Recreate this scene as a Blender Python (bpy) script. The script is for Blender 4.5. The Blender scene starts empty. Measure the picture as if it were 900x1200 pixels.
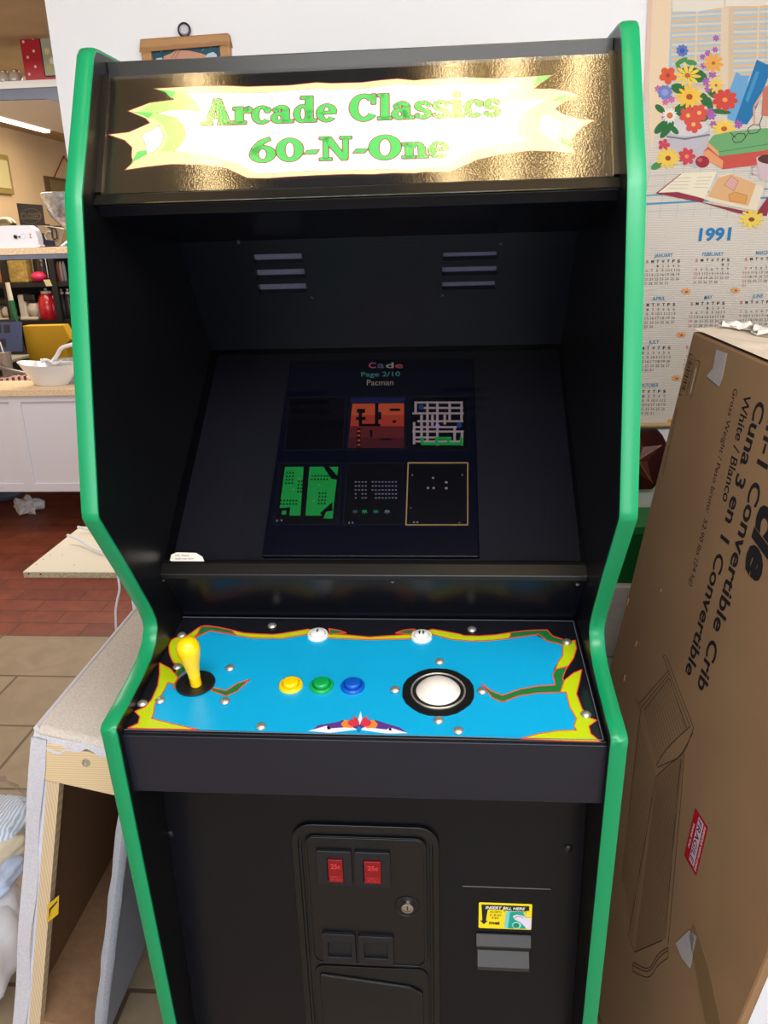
import bpy, bmesh, math, random
from math import pi, sin, cos, radians
from mathutils import Vector, Matrix
from mathutils.geometry import tessellate_polygon
random.seed(7)
COL = bpy.context.scene.collection
V = Vector

# ------------------------------------------------------------------ camera
F = 924.827; PITCH = 0.3315886; YAW = -0.0839659; ROLL = -0.0289012
CAM = V((0.108235, 0.0, 1.5))
fw = V((sin(YAW)*cos(PITCH), cos(YAW)*cos(PITCH), -sin(PITCH)))
rt = V((cos(YAW), -sin(YAW), 0)); up = rt.cross(fw)
RT = rt*cos(ROLL) + up*sin(ROLL); UP = -rt*sin(ROLL) + up*cos(ROLL)
cam = bpy.data.cameras.new('camera'); co = bpy.data.objects.new('camera', cam); COL.objects.link(co)
cam.sensor_fit = 'VERTICAL'; cam.sensor_height = 36; cam.lens = 36*F/1200
co.matrix_world = Matrix(((RT.x, UP.x, -fw.x, CAM.x), (RT.y, UP.y, -fw.y, CAM.y), (RT.z, UP.z, -fw.z, CAM.z), (0, 0, 0, 1)))
cam.clip_start = 0.02
bpy.context.scene.camera = co

def ray(q): return RT*((q[0]-450)/F) + UP*((600-q[1])/F) + fw
def onp(q, O, N): d = ray(q); return CAM + d*((V(O)-CAM).dot(N)/d.dot(N))
def onx(q, X): return onp(q, V((X, 0, 0)), V((1, 0, 0)))
def ony(q, Y): return onp(q, V((0, Y, 0)), V((0, 1, 0)))
def onz(q, Z): return onp(q, V((0, 0, Z)), V((0, 0, 1)))
def cr(x0, y0, s):
    return lambda *pts: [(x0+p[0]/s, y0+p[1]/s) for p in pts]

# ------------------------------------------------------------------ materials
def lin(c):
    return tuple(((x/255)/12.92 if x/255 <= .04045 else ((x/255+.055)/1.055)**2.4) for x in c)
MC = {}
def mat(name, rgb, rough=.5, metal=0, spec=.5, bump=0, bscale=40, noise=0, nscale=6, emit=0, coat=0, stretch=None, alpha=1, trans=0):
    if name in MC: return MC[name]
    m = bpy.data.materials.new(name); m.use_nodes = True; n = m.node_tree; b = n.nodes['Principled BSDF']
    c = lin(rgb)+(1,)
    b.inputs['Base Color'].default_value = c; b.inputs['Roughness'].default_value = rough
    b.inputs['Metallic'].default_value = metal; b.inputs['Specular IOR Level'].default_value = spec
    b.inputs['Coat Weight'].default_value = coat; b.inputs['Coat Roughness'].default_value = .08
    b.inputs['Transmission Weight'].default_value = trans
    b.inputs['Alpha'].default_value = alpha
    tc = n.nodes.new('ShaderNodeTexCoord'); mp = n.nodes.new('ShaderNodeMapping')
    n.links.new(tc.outputs['Object'], mp.inputs['Vector'])
    if stretch: mp.inputs['Scale'].default_value = stretch
    if noise:
        t = n.nodes.new('ShaderNodeTexNoise'); t.inputs['Scale'].default_value = nscale; t.inputs['Detail'].default_value = 5
        n.links.new(mp.outputs['Vector'], t.inputs['Vector'])
        r = n.nodes.new('ShaderNodeValToRGB')
        r.color_ramp.elements[0].position = .3; r.color_ramp.elements[1].position = .7
        r.color_ramp.elements[0].color = tuple(x*(1-noise) for x in c[:3])+(1,)
        r.color_ramp.elements[1].color = tuple(min(1, x*(1+noise)) for x in c[:3])+(1,)
        n.links.new(t.outputs['Fac'], r.inputs['Fac']); n.links.new(r.outputs['Color'], b.inputs['Base Color'])
    if bump:
        t = n.nodes.new('ShaderNodeTexNoise'); t.inputs['Scale'].default_value = bscale; t.inputs['Detail'].default_value = 4
        n.links.new(mp.outputs['Vector'], t.inputs['Vector'])
        bp = n.nodes.new('ShaderNodeBump'); bp.inputs['Strength'].default_value = bump; bp.inputs['Distance'].default_value = .002
        n.links.new(t.outputs['Fac'], bp.inputs['Height']); n.links.new(bp.outputs['Normal'], b.inputs['Normal'])
    if emit:
        b.inputs['Emission Color'].default_value = c; b.inputs['Emission Strength'].default_value = emit
    MC[name] = m; return m

def glassmat(name, tint=(1, 1, 1), rough=.02, bump=0, bscale=300, ior=1.5):
    m = bpy.data.materials.new(name); m.use_nodes = True; n = m.node_tree; n.nodes.clear()
    o = n.nodes.new('ShaderNodeOutputMaterial'); mx = n.nodes.new('ShaderNodeMixShader')
    t = n.nodes.new('ShaderNodeBsdfTransparent'); g = n.nodes.new('ShaderNodeBsdfGlossy'); fr = n.nodes.new('ShaderNodeFresnel')
    fr.inputs['IOR'].default_value = ior
    t.inputs['Color'].default_value = tint+(1,); g.inputs['Roughness'].default_value = rough
    ge = n.nodes.new('ShaderNodeNewGeometry'); iv = n.nodes.new('ShaderNodeMath'); iv.operation = 'SUBTRACT'; iv.inputs[0].default_value = 1
    mu_ = n.nodes.new('ShaderNodeMath'); mu_.operation = 'MULTIPLY'; n.links.new(ge.outputs['Backfacing'], iv.inputs[1])
    n.links.new(iv.outputs[0], mu_.inputs[0]); n.links.new(fr.outputs[0], mu_.inputs[1]); n.links.new(mu_.outputs[0], mx.inputs[0]); n.links.new(t.outputs[0], mx.inputs[1]); n.links.new(g.outputs[0], mx.inputs[2])
    n.links.new(mx.outputs[0], o.inputs[0])
    if bump:
        tx = n.nodes.new('ShaderNodeTexNoise'); tx.inputs['Scale'].default_value = bscale; tx.inputs['Detail'].default_value = 2
        tc = n.nodes.new('ShaderNodeTexCoord'); n.links.new(tc.outputs['Object'], tx.inputs['Vector'])
        bp = n.nodes.new('ShaderNodeBump'); bp.inputs['Strength'].default_value = bump; bp.inputs['Distance'].default_value = .001
        n.links.new(tx.outputs['Fac'], bp.inputs['Height']); n.links.new(bp.outputs['Normal'], g.inputs['Normal'])
    return m

def brickmat(name, c1, c2, mortar, bw, bh, ms, offs=.5, rough=.5, rot=0, loc=(0, 0, 0), bump=.3, stain=.25):
    m = bpy.data.materials.new(name); m.use_nodes = True; n = m.node_tree; b = n.nodes['Principled BSDF']
    b.inputs['Roughness'].default_value = rough
    tc = n.nodes.new('ShaderNodeTexCoord'); mp = n.nodes.new('ShaderNodeMapping'); mp.inputs['Rotation'].default_value = (0, 0, rot); mp.inputs['Location'].default_value = loc
    br = n.nodes.new('ShaderNodeTexBrick'); br.offset = offs
    br.inputs['Scale'].default_value = 1; br.inputs['Brick Width'].default_value = bw; br.inputs['Row Height'].default_value = bh
    br.inputs['Mortar Size'].default_value = ms; br.inputs['Mortar Smooth'].default_value = .3
    br.inputs['Color1'].default_value = lin(c1)+(1,); br.inputs['Color2'].default_value = lin(c2)+(1,); br.inputs['Mortar'].default_value = lin(mortar)+(1,)
    n.links.new(tc.outputs['Object'], mp.inputs[0]); n.links.new(mp.outputs[0], br.inputs['Vector'])
    t = n.nodes.new('ShaderNodeTexNoise'); t.inputs['Scale'].default_value = 9; t.inputs['Detail'].default_value = 6; t.inputs['Distortion'].default_value = 1.2
    n.links.new(tc.outputs['Object'], t.inputs[0])
    r = n.nodes.new('ShaderNodeValToRGB'); r.color_ramp.elements[0].position = .35; r.color_ramp.elements[1].position = .65
    r.color_ramp.elements[0].color = (1-stain, 1-stain, 1-stain, 1); r.color_ramp.elements[1].color = (1, 1, 1, 1)
    mx = n.nodes.new('ShaderNodeMix'); mx.data_type = 'RGBA'; mx.blend_type = 'MULTIPLY'; mx.inputs[0].default_value = 1
    n.links.new(t.outputs['Fac'], r.inputs[0]); n.links.new(br.outputs['Color'], mx.inputs[6]); n.links.new(r.outputs[0], mx.inputs[7])
    n.links.new(mx.outputs[2], b.inputs['Base Color'])
    bp = n.nodes.new('ShaderNodeBump'); bp.inputs['Strength'].default_value = bump; bp.inputs['Distance'].default_value = .004; bp.invert = True
    n.links.new(br.outputs['Fac'], bp.inputs['Height']); n.links.new(bp.outputs['Normal'], b.inputs['Normal'])
    return m

def wavemat(name, c1, c2, scale, direction='Z', rough=.6, dist=0, dscale=1, bump=.2, ramp=(.3, .7)):
    m = bpy.data.materials.new(name); m.use_nodes = True; n = m.node_tree; b = n.nodes['Principled BSDF']
    b.inputs['Roughness'].default_value = rough
    tc = n.nodes.new('ShaderNodeTexCoord'); w = n.nodes.new('ShaderNodeTexWave'); w.bands_direction = direction
    w.inputs['Scale'].default_value = scale; w.inputs['Distortion'].default_value = dist; w.inputs['Detail Scale'].default_value = dscale
    n.links.new(tc.outputs['Object'], w.inputs[0])
    r = n.nodes.new('ShaderNodeValToRGB'); r.color_ramp.elements[0].position = ramp[0]; r.color_ramp.elements[1].position = ramp[1]
    r.color_ramp.elements[0].color = lin(c1)+(1,); r.color_ramp.elements[1].color = lin(c2)+(1,)
    n.links.new(w.outputs['Fac'], r.inputs[0]); n.links.new(r.outputs[0], b.inputs['Base Color'])
    if bump:
        bp = n.nodes.new('ShaderNodeBump'); bp.inputs['Strength'].default_value = bump; bp.inputs['Distance'].default_value = .001
        n.links.new(w.outputs['Fac'], bp.inputs['Height']); n.links.new(bp.outputs['Normal'], b.inputs['Normal'])
    return m

M = {
 'wall': mat('white_paint', (248, 249, 252), .75, bump=.1, bscale=120),
 'beige': mat('beige_paint', (206, 178, 138), .85, noise=.06, nscale=2),
 'ceil': mat('tan_ceiling', (176, 152, 116), .8, noise=.08, nscale=5),
 'ceilgrey': mat('reflection_slab_grey', (84, 84, 88), .7),
 'black': mat('black_laminate', (12, 13, 20), .27, spec=.3, bump=.12, bscale=60, stretch=(1, 1, 5)),
 'blackside': mat('black_side_panel', (11, 11, 14), .33, spec=.35, bump=.08, bscale=90),
 'blackmetal': mat('black_metal', (12, 12, 15), .3, spec=.5, bump=.1, bscale=300),
 'blackbar': mat('black_gloss_bar', (24, 22, 20), .22, spec=.9, bump=.03, bscale=40, coat=.5),
 'deep': mat('deep_black', (10, 10, 12), .6),
 'bezel': mat('bezel_card', (34, 34, 40), .6),
 'rubber': mat('black_rubber', (22, 21, 20), .45, bump=.1, bscale=200),
 'green': mat('green_edge_vinyl', (15, 140, 88), .3, spec=.45),
 'steel': mat('bright_steel', (205, 200, 190), .4, metal=.8, noise=.2, nscale=300),
 'screw': mat('dark_screw_metal', (90, 90, 95), .3, metal=1),
 'plastic': mat('black_plastic', (14, 14, 17), .3),
 'white': mat('white_plastic', (232, 232, 228), .35),
 'yellow': mat('yellow_plastic', (250, 205, 0), .3, coat=.4),
 'ygreen': mat('green_plastic', (10, 160, 75), .3, coat=.4),
 'blue': mat('blue_plastic', (8, 85, 190), .3, coat=.4),
 'ball': mat('white_ball', (236, 226, 216), .3, noise=.05, nscale=150, coat=.3),
 'red': mat('red_coin_window', (120, 10, 20), .25, emit=.04),
 'card': mat('cardboard', (150, 116, 82), .85, noise=.07, nscale=8, bump=.15, bscale=60),
 'cardtop': mat('lit_cardboard_flap', (215, 200, 182), .85, noise=.1, nscale=14, bump=.4, bscale=40),
 'ink': mat('black_print', (26, 22, 26), .7),
 'inkthin': mat('brown_print', (60, 42, 30), .8),
 'hemfab': mat('pale_linen', (208, 206, 214), .95, noise=.10, nscale=260, bump=.5, bscale=400),
 'fabric': mat('beige_linen', (218, 206, 194), .95, noise=.13, nscale=260, bump=.5, bscale=400),
 'lining': mat('white_lining', (214, 216, 230), .9, noise=.05, nscale=50),
 'felt': mat('grey_felt', (176, 180, 192), .98, noise=.1, nscale=200, bump=.6, bscale=300),
 'hard': mat('brown_hardboard', (124, 90, 60), .7, noise=.1, nscale=60),
 'pine': wavemat('pine_wood', (218, 190, 146), (232, 208, 166), 70, 'Z', .6, dist=1.2, dscale=.6, bump=.05, ramp=(.2, .8)),
 'pinev': wavemat('pine_wood_upright', (208, 182, 146), (226, 202, 164), 60, 'X', .6, dist=1.2, dscale=.6, bump=.05, ramp=(.2, .8)),
 'whitelam': mat('white_laminate', (240, 232, 212), .5),
 'chip': mat('chipboard', (180, 168, 140), .9, noise=.4, nscale=180),
 'counter': mat('speckled_countertop', (222, 196, 162), .45, noise=.22, nscale=110),
 'cream': mat('off_white_panel', (216, 214, 222), .5),
 'shelfgrey': mat('blue_grey_underside', (104, 112, 132), .4, noise=.1, nscale=10),
 'brownwood': mat('brown_wood', (92, 68, 44), .6),
 'clear': None,
 'bulb': mat('fluorescent_tube', (255, 226, 170), .5, emit=10),
 'spot': mat('cool_tube', (255, 240, 215), .5, emit=6),
}

# ------------------------------------------------------------------ objects
def tag(o, label=None, cat=None, group=None, kind=None):
    if label: o['label'] = label
    if cat: o['category'] = cat
    if group: o['group'] = group
    if kind: o['kind'] = kind
    return o
def thing(name, label, cat, loc=(0, 0, 0), group=None):
    o = bpy.data.objects.new(name, None); COL.objects.link(o); o.location = loc; o.empty_display_size = .05
    tag(o, label, cat, group); return o
def link(name, me, parent=None, mods=None):
    o = bpy.data.objects.new(name, me); COL.objects.link(o)
    if parent is not None:
        o.parent = parent
        if parent.type == 'EMPTY': o.matrix_parent_inverse = Matrix.Translation(-V(parent.location))
    return o

class MB:
    def __init__(s): s.bm = bmesh.new(); s.mats = []
    def mi(s, m):
        if m is None: return 0
        if m not in s.mats: s.mats.append(m)
        return s.mats.index(m)
    def _add(s, vs, fs, m, smooth=False):
        k = s.mi(m); bv = [s.bm.verts.new(v) for v in vs]
        for f in fs:
            try: q = s.bm.faces.new([bv[i] for i in f])
            except ValueError: continue
            q.material_index = k; q.smooth = smooth
        return s
    def hexa(s, p, m=None):   # 8 pts: bottom 0-3, top 4-7
        return s._add(p, [(0, 3, 2, 1), (4, 5, 6, 7), (0, 1, 5, 4), (1, 2, 6, 5), (2, 3, 7, 6), (3, 0, 4, 7)], m)
    def box(s, a, b, m=None, X=None, bev=0, seg=2):
        (x0, y0, z0), (x1, y1, z1) = [min(i, j) for i, j in zip(a, b)], [max(i, j) for i, j in zip(a, b)]
        t = bmesh.new(); vs = [t.verts.new(v) for v in [(x0, y0, z0), (x1, y0, z0), (x1, y1, z0), (x0, y1, z0), (x0, y0, z1), (x1, y0, z1), (x1, y1, z1), (x0, y1, z1)]]
        for f in [(0, 3, 2, 1), (4, 5, 6, 7), (0, 1, 5, 4), (1, 2, 6, 5), (2, 3, 7, 6), (3, 0, 4, 7)]: t.faces.new([vs[i] for i in f])
        if bev: bmesh.ops.bevel(t, geom=list(t.edges), offset=bev, segments=seg, affect='EDGES', profile=.5)
        return s._merge(t, m, X)
    def _merge(s, t, m, X=None, smooth=False):
        t.verts.index_update()
        vs = [(X @ v.co if X else v.co.copy()) for v in t.verts]
        fs = [[v.index for v in f.verts] for f in t.faces]
        t.free(); return s._add(vs, fs, m, smooth)
    def slab(s, O, U, W, T, m=None, bev=0):   # parallelepiped
        X = Matrix(((U[0], W[0], T[0], O[0]), (U[1], W[1], T[1], O[1]), (U[2], W[2], T[2], O[2]), (0, 0, 0, 1)))
        if not bev: return s.box((0, 0, 0), (1, 1, 1), m, X)
        lu, lw, lt = V(U).length, V(W).length, V(T).length
        X = Matrix(((U[0]/lu, W[0]/lw, T[0]/lt, O[0]), (U[1]/lu, W[1]/lw, T[1]/lt, O[1]), (U[2]/lu, W[2]/lw, T[2]/lt, O[2]), (0, 0, 0, 1)))
        return s.box((0, 0, 0), (lu, lw, lt), m, X, bev)
    def prism(s, pts, vec, m=None, smooth=False):
        n = len(pts); pts = [V(p) for p in pts]; vec = V(vec)
        tri = tessellate_polygon([pts]); fs = [tuple(t) for t in tri]+[tuple(i+n for i in reversed(t)) for t in tri]
        fs += [(i, (i+1) % n, (i+1) % n+n, i+n) for i in range(n)]
        return s._add(pts+[p+vec for p in pts], fs, m, smooth)
    def poly(s, pts, m=None):
        pts = [V(p) for p in pts]; return s._add(pts, [tuple(t) for t in tessellate_polygon([pts])], m)
    def frame(s, A):
        A = V(A).normalized(); h = V((0, 0, 1)) if abs(A.z) < .9 else V((1, 0, 0))
        u = A.cross(h).normalized(); return u, A.cross(u), A
    def tube(s, path, r, m=None, seg=10, cap=True):
        path = [V(p) for p in path]; vs = []; fs = []; n = len(path); u = None
        for i, p in enumerate(path):
            d = (path[min(i+1, n-1)]-path[max(i-1, 0)]).normalized()
            if u is None: u, w, _ = s.frame(d)
            else:
                u = (u-d*u.dot(d)).normalized(); w = d.cross(u)
            rr = r[i] if isinstance(r, (list, tuple)) else r
            vs += [p+(u*cos(2*pi*k/seg)+w*sin(2*pi*k/seg))*rr for k in range(seg)]
        for i in range(n-1):
            fs += [(i*seg+k, i*seg+(k+1) % seg, (i+1)*seg+(k+1) % seg, (i+1)*seg+k) for k in range(seg)]
        if cap: fs += [tuple(reversed(range(seg))), tuple((n-1)*seg+k for k in range(seg))]
        return s._add(vs, fs, m, True)
    def lathe(s, prof, O, A=(0, 0, 1), m=None, seg=28, sq=None):
        u, w, a = s.frame(A); vs = []; fs = []; O = V(O); n = len(prof)
        if sq: u, w = V(sq[0]), V(sq[1])
        for r, h in prof: vs += [O+a*h+(u*cos(2*pi*k/seg)+w*sin(2*pi*k/seg))*r for k in range(seg)]
        for i in range(n-1): fs += [(i*seg+k, i*seg+(k+1) % seg, (i+1)*seg+(k+1) % seg, (i+1)*seg+k) for k in range(seg)]
        if prof[0][0] > 1e-5: fs.append(tuple(reversed(range(seg))))
        if prof[-1][0] > 1e-5: fs.append(tuple((n-1)*seg+k for k in range(seg)))
        return s._add(vs, fs, m, True)
    def ball(s, c, r, m=None, seg=20, sc=(1, 1, 1), X=None):
        t = bmesh.new(); bmesh.ops.create_uvsphere(t, u_segments=seg, v_segments=seg//2, radius=1)
        Y = Matrix.Translation(c) @ (X or Matrix()) @ Matrix.Diagonal((r*sc[0], r*sc[1], r*sc[2], 1))
        return s._merge(t, m, Y, True)
    def build(s, name, m=None, parent=None, bevel=0, smooth=None, angle=40, kind=None):
        bmesh.ops.remove_doubles(s.bm, verts=s.bm.verts, dist=1e-7)
        bmesh.ops.recalc_face_normals(s.bm, faces=s.bm.faces)
        me = bpy.data.meshes.new(name); s.bm.to_mesh(me); s.bm.free()
        for k in (s.mats if s.mats and s.mats != [None] else [m]): me.materials.append(k)
        o = link(name, me, parent)
        if smooth is not None:
            for p in me.polygons: p.use_smooth = smooth
        if any(p.use_smooth for p in me.polygons):
            try: me.set_sharp_from_angle(angle=radians(angle))
            except Exception: pass
        if bevel:
            b = o.modifiers.new('bevel', 'BEVEL'); b.width = bevel; b.segments = 2; b.limit_method = 'ANGLE'
        if kind: o['kind'] = kind
        return o

# text cache: triangles of built-in font
TC = {}
def glyphs(txt, off=0.0, align='LEFT'):
    k = (txt, off, align)
    if k not in TC:
        c = bpy.data.curves.new('t', 'FONT'); c.body = txt; c.offset = off; c.fill_mode = 'FRONT'; c.dimensions = '2D'; c.align_x = align; c.resolution_u = 3
        o = bpy.data.objects.new('t', c); COL.objects.link(o)
        dg = bpy.context.evaluated_depsgraph_get(); me = o.evaluated_get(dg).to_mesh()
        TC[k] = ([tuple(v.co[:2]) for v in me.vertices], [tuple(p.vertices) for p in me.polygons])
        o.evaluated_get(dg).to_mesh_clear(); bpy.data.objects.remove(o); bpy.data.curves.remove(c)
    return TC[k]

class Art:
    """flat printing: polygons laid a few hundredths of a millimetre above a plane"""
    def __init__(s, plane, O=None, N=None, step=.00008):
        s.f = plane; s.N = N; s.step = step; s.n = 0; s.mb = MB()
    def lay(s, k=None):
        if k is None: s.n += 1; k = s.n
        return s.N*(s.step*k)
    def poly(s, pts, m, line=None, w=.7, k=None):
        d = s.lay(k); P = [s.f(p)+d for p in pts]; s.mb.poly(P, m)
        if line: s.line(pts+[pts[0]], w, line)
    def line(s, pts, w, m, k=None):
        d = s.lay(k)
        for a, b in zip(pts, pts[1:]):
            dx, dy = b[0]-a[0], b[1]-a[1]; L = math.hypot(dx, dy)
            if L < 1e-6: continue
            nx, ny = -dy/L*w/2, dx/L*w/2; ex, ey = dx/L*w*.3, dy/L*w*.3
            s.mb._add([s.f(q)+d for q in ((a[0]-ex+nx, a[1]-ey+ny), (b[0]+ex+nx, b[1]+ey+ny), (b[0]+ex-nx, b[1]+ey-ny), (a[0]-ex-nx, a[1]-ey-ny))], [(0, 1, 2, 3)], m)
    def disc(s, c, rx, ry, m, seg=16, rot=0, k=None):
        s.poly([(c[0]+rx*cos(t)*cos(rot)-ry*sin(t)*sin(rot), c[1]+rx*cos(t)*sin(rot)+ry*sin(t)*cos(rot)) for t in [2*pi*i/seg for i in range(seg)]], m, k=k)
    def petals(s, c, r, n, wd, m, rot=0, sy=1, k=None):
        if k is None: s.n += 1; k = s.n
        for i in range(n):
            a = rot+2*pi*i/n; ca, sa = cos(a), sin(a)
            wd *= .72; P = [(0, 0), (.55, wd), (.85, wd*.75), (1, 0), (.85, -wd*.75), (.55, -wd)]; wd /= .72
            s.poly([(c[0]+r*(x*ca-y*sa), c[1]+r*sy*(x*sa+y*ca)) for x, y in P], m, k=k+i*.1)
        s.n = max(s.n, int(k+n*.1)+1)
    def text(s, txt, p0, p1, h, m, off=0, shear=0, fit=True, k=None, flip=1):
        """baseline from p0 to p1 (in the plane's own 2D input), letter height vector h (dx,dy) of one cap"""
        vs, fs = glyphs(txt, off); d = s.lay(k)
        if not vs: return
        x0 = min(v[0] for v in vs); x1 = max(v[0] for v in vs)
        A, B = V(s.f(p0)), V(s.f(p1)); H = V(s.f((p0[0]+h[0], p0[1]+h[1])))-A
        U = (B-A)/(x1-x0)
        s.mb._add([A+U*(x-x0)+H*(y/.72)+U.normalized()*H.length*shear*(y/.72)+d for x, y in vs], fs, m)
    def build(s, name, parent): 
        me = bpy.data.meshes.new(name); s.mb.bm.normal_update()
        for f in s.mb.bm.faces:
            if f.normal.dot(s.N) < 0: f.normal_flip()
        s.mb.bm.to_mesh(me); s.mb.bm.free()
        for m in s.mb.mats: me.materials.append(m)
        return link(name, me, parent)

def ink(rgb, rough=.5, emit=0): return mat('print_%d_%d_%d_%d_%d' % (*rgb, int(rough*10), int(emit*100)), rgb, rough, emit=emit)

def spline(pts, n=6, closed=False):
    out = []; N = len(pts); idx = range(N if closed else N-1)
    for i in idx:
        p = [pts[(i+k) % N] if closed else pts[max(0, min(N-1, i+k))] for k in (-1, 0, 1, 2)]
        for j in range(n):
            t = j/n
            out.append(tuple(.5*((2*b)+(-a+c)*t+(2*a-5*b+4*c-d)*t*t+(-a+3*b-3*c+d)*t**3) for a, b, c, d in zip(*p)))
    if not closed: out.append(pts[-1])
    return out

# =================================================================== ROOM
WY = 1.95; XL = -3.28; XR = 1.0; YB = 7.6; YF = -2.8; H = 2.4
def struct(name, mb, m=None, parent=None, **k):
    o = mb.build(name, m, parent, **k); o['kind'] = 'structure'; return o
brick = brickmat('terracotta_pavers', (148, 72, 48), (128, 60, 40), (100, 54, 38), .30, .112, .004, .5, .45, loc=(.05, -2.79, 0), stain=.3)
tile = brickmat('beige_stone_tiles', (170, 150, 124), (160, 141, 116), (104, 86, 68), .46, .315, .006, .5, .4, loc=(.34, -2.79, 0), stain=.16)
fl = MB(); fl.box((XL, 2.79, -.05), (XR+1.5, YB, 0), brick); fl.box((XL, YF, -.05), (XR+1.5, 2.79, 0), tile)
struct('floor', fl)
struct('ceiling', MB().box((XL, YF, H), (XR+1.5, YB, H+.06)), M['ceil'])
wallx = ony((66, 95), WY).x
struct('wall_back', MB().box((wallx, WY, 0), (XR+1.5, WY+.1, H)), M['wall'])
struct('wall_left', MB().box((XL-.1, YF, 0), (XL, YB, H)), M['beige'])
struct('wall_right', MB().box((XR, -1.2, 0), (XR+.1, WY, H)), M['wall'])
struct('wall_far', MB().box((XL, YB, 0), (XR+1.5, YB+.1, H)), M['beige'])
# storefront behind the photographer: sill, mullions and panes
wf = MB(); wf.box((XL, YF-.1, 0), (XR+1.5, YF, .35)); wf.box((XL, YF-.1, 2.3), (XR+1.5, YF, H))
struct('wall_front', wf, M['wall'])
wn = MB()
for i in range(6):
    x = XL+i*(XR+1.5-XL-.06)/5; wn.box((x, YF-.08, .35), (x+.06, YF-.02, 2.3))
struct('window_1', wn, mat('bronze_frame', (60, 50, 44), .4, metal=.5))

# =================================================================== ARCADE CABINET
cab = thing('arcade_cabinet', 'tall black upright arcade machine with bright green edge trim and lit game title sign', 'arcade machine', (0, 1.2, 0))
W = .32; T = .0195; I = W-T
prof = [(.846, .412), (.8095, .925), (.8075, .935), (.812, .9395), (.853, .9445), (.9, .952), (.938, .9605), (.962, .9725), (.9755, .99), (.9745, 1.003), (.964, 1.025), (.944, 1.056),
        (.917, 1.098), (.8515, 1.1945), (.8485, 1.2), (.8492, 1.208), (.9245, 1.545), (.927, 1.556), (1.013, 1.712), (1.022, 1.7195), (1.034, 1.7205)]
front = [(.877, 0)]+prof
side = front+[(1.65, 1.7205), (1.65, 0)]
for sx, lab in ((-1, 'left'), (1, 'right')):
    xo = sx*W; xi = sx*I
    p = MB(); p.prism([(min(xo, xi), y, z) for y, z in side], (T, 0, 0))
    sp = p.build('side_panel', M['blackside'], cab)
    # edge trim swept along the front edge and the top
    path = front+[(1.2, 1.7205), (1.65, 1.7205)]
    e = MB(); cs = [(-.5, -.002), (-.5, .0012), (-.36, .0026), (0, .0032), (.36, .0026), (.5, .0012), (.5, -.002)]
    vs = []; n = len(path)
    for i, (y, z) in enumerate(path):
        a = path[max(i-1, 0)]; b = path[min(i+1, n-1)]
        d1 = V((y-a[0], z-a[1])).normalized() if i > 0 else V((b[0]-y, b[1]-z)).normalized()
        d2 = V((b[0]-y, b[1]-z)).normalized() if i < n-1 else d1
        d = (d1+d2).normalized(); nn = V((-d.y, d.x))
        for t, h in cs: vs.append(V(((xo+xi)/2+t*T*1.02, y+nn.x*h, z+nn.y*h)))
    k = len(cs); fs = [(i*k+j, i*k+j+1, (i+1)*k+j+1, (i+1)*k+j) for i in range(n-1) for j in range(k-1)]
    e._add(vs, fs, None, True); e.build('edge_trim', M['green'], sp, angle=50)

def bd(name, pts, m, parent=cab, x0=-I, x1=I, bevel=.001):   # board: (y,z) outline swept across the cabinet
    return MB().prism([(x0, y, z) for y, z in pts], (x1-x0, 0, 0)).build(name, m, parent, bevel=bevel)
bd('header_bar', [(1.05, 1.691), (1.05, 1.7125), (1.085, 1.7125), (1.085, 1.691)], M['blackbar'])
bd('top_board', [(1.085, 1.70), (1.085, 1.7125), (1.65, 1.7125), (1.65, 1.70)], M['black'])
bd('back_board', [(1.635, 0), (1.65, 0), (1.65, 1.70), (1.635, 1.70)], M['black'])
bd('marquee_retainer', [(.952, 1.5475), (.955, 1.549), (.966, 1.5595), (.985, 1.5575), (.985, 1.5475)], M['blackbar'])
bd('canopy_board', [(.962, 1.547), (.97, 1.535), (1.25, 1.505), (1.26, 1.516), (1.0, 1.547)], M['black'])
# marquee
MO = V((0, 1.046, 1.692)); MBt = V((0, .974, 1.5575)); mu = (MO-MBt).normalized(); MN = V((-1, 0, 0)).cross(mu).normalized()
if MN.y > 0: MN = -MN
mq = MB().prism([(-I, *(MO)[1:]), (-I, *(MBt)[1:]), (-I, *(MBt-MN*.004)[1:]), (-I, *(MO-MN*.004)[1:])], (2*I, 0, 0)).build('marquee', mat('marquee_black', (13, 13, 15), .12, spec=.8), cab)
fM = lambda q: onp(q, MO, MN)
a = Art(fM, N=MN, step=.00004)
E_ = .28
wht = mat('marquee_white', (255, 255, 255), .3, emit=.55); yel = mat('marquee_yellow', (250, 243, 160), .3, emit=.3); lime = mat('marquee_lime', (188, 240, 130), .3, emit=.25)
grn = mat('marquee_green', (88, 200, 96), .3, emit=.12); dgr = mat('marquee_dark_green', (110, 210, 110), .3, emit=.15); rdl = mat('marquee_red', (170, 62, 78), .3, emit=.05)
A1 = cr(90, 80, 4.09); A2 = cr(290, 80, 4.09); A3 = cr(500, 70, 3.75)
outer = A1((370, 97), (500, 90), (700, 83))+A2((0, 88), (200, 82), (330, 68), (400, 72), (550, 68), (640, 57), (720, 50), (800, 58))+A3((0, 85), (150, 78), (300, 82), (450, 75), (553, 68)) \
 + A3((520, 90), (470, 128), (560, 128), (640, 145), (672, 160), (600, 190), (565, 215), (600, 240), (680, 262), (742, 265), (690, 290), (650, 330), (632, 365), (650, 412), (560, 402), (450, 400), (330, 415), (220, 440), (100, 493), (0, 493)) \
 + A2((800, 503), (700, 502), (600, 508), (500, 507), (350, 512), (200, 520), (100, 527), (20, 527))+A1((815, 525), (720, 480), (600, 462), (450, 460), (330, 473), (230, 488), (270, 450), (262, 420), (265, 380), (230, 345), (150, 318), (250, 306), (350, 262), (330, 240), (245, 205), (350, 165), (470, 150), (430, 115))
a.poly(outer, yel, rdl, .9)
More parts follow.
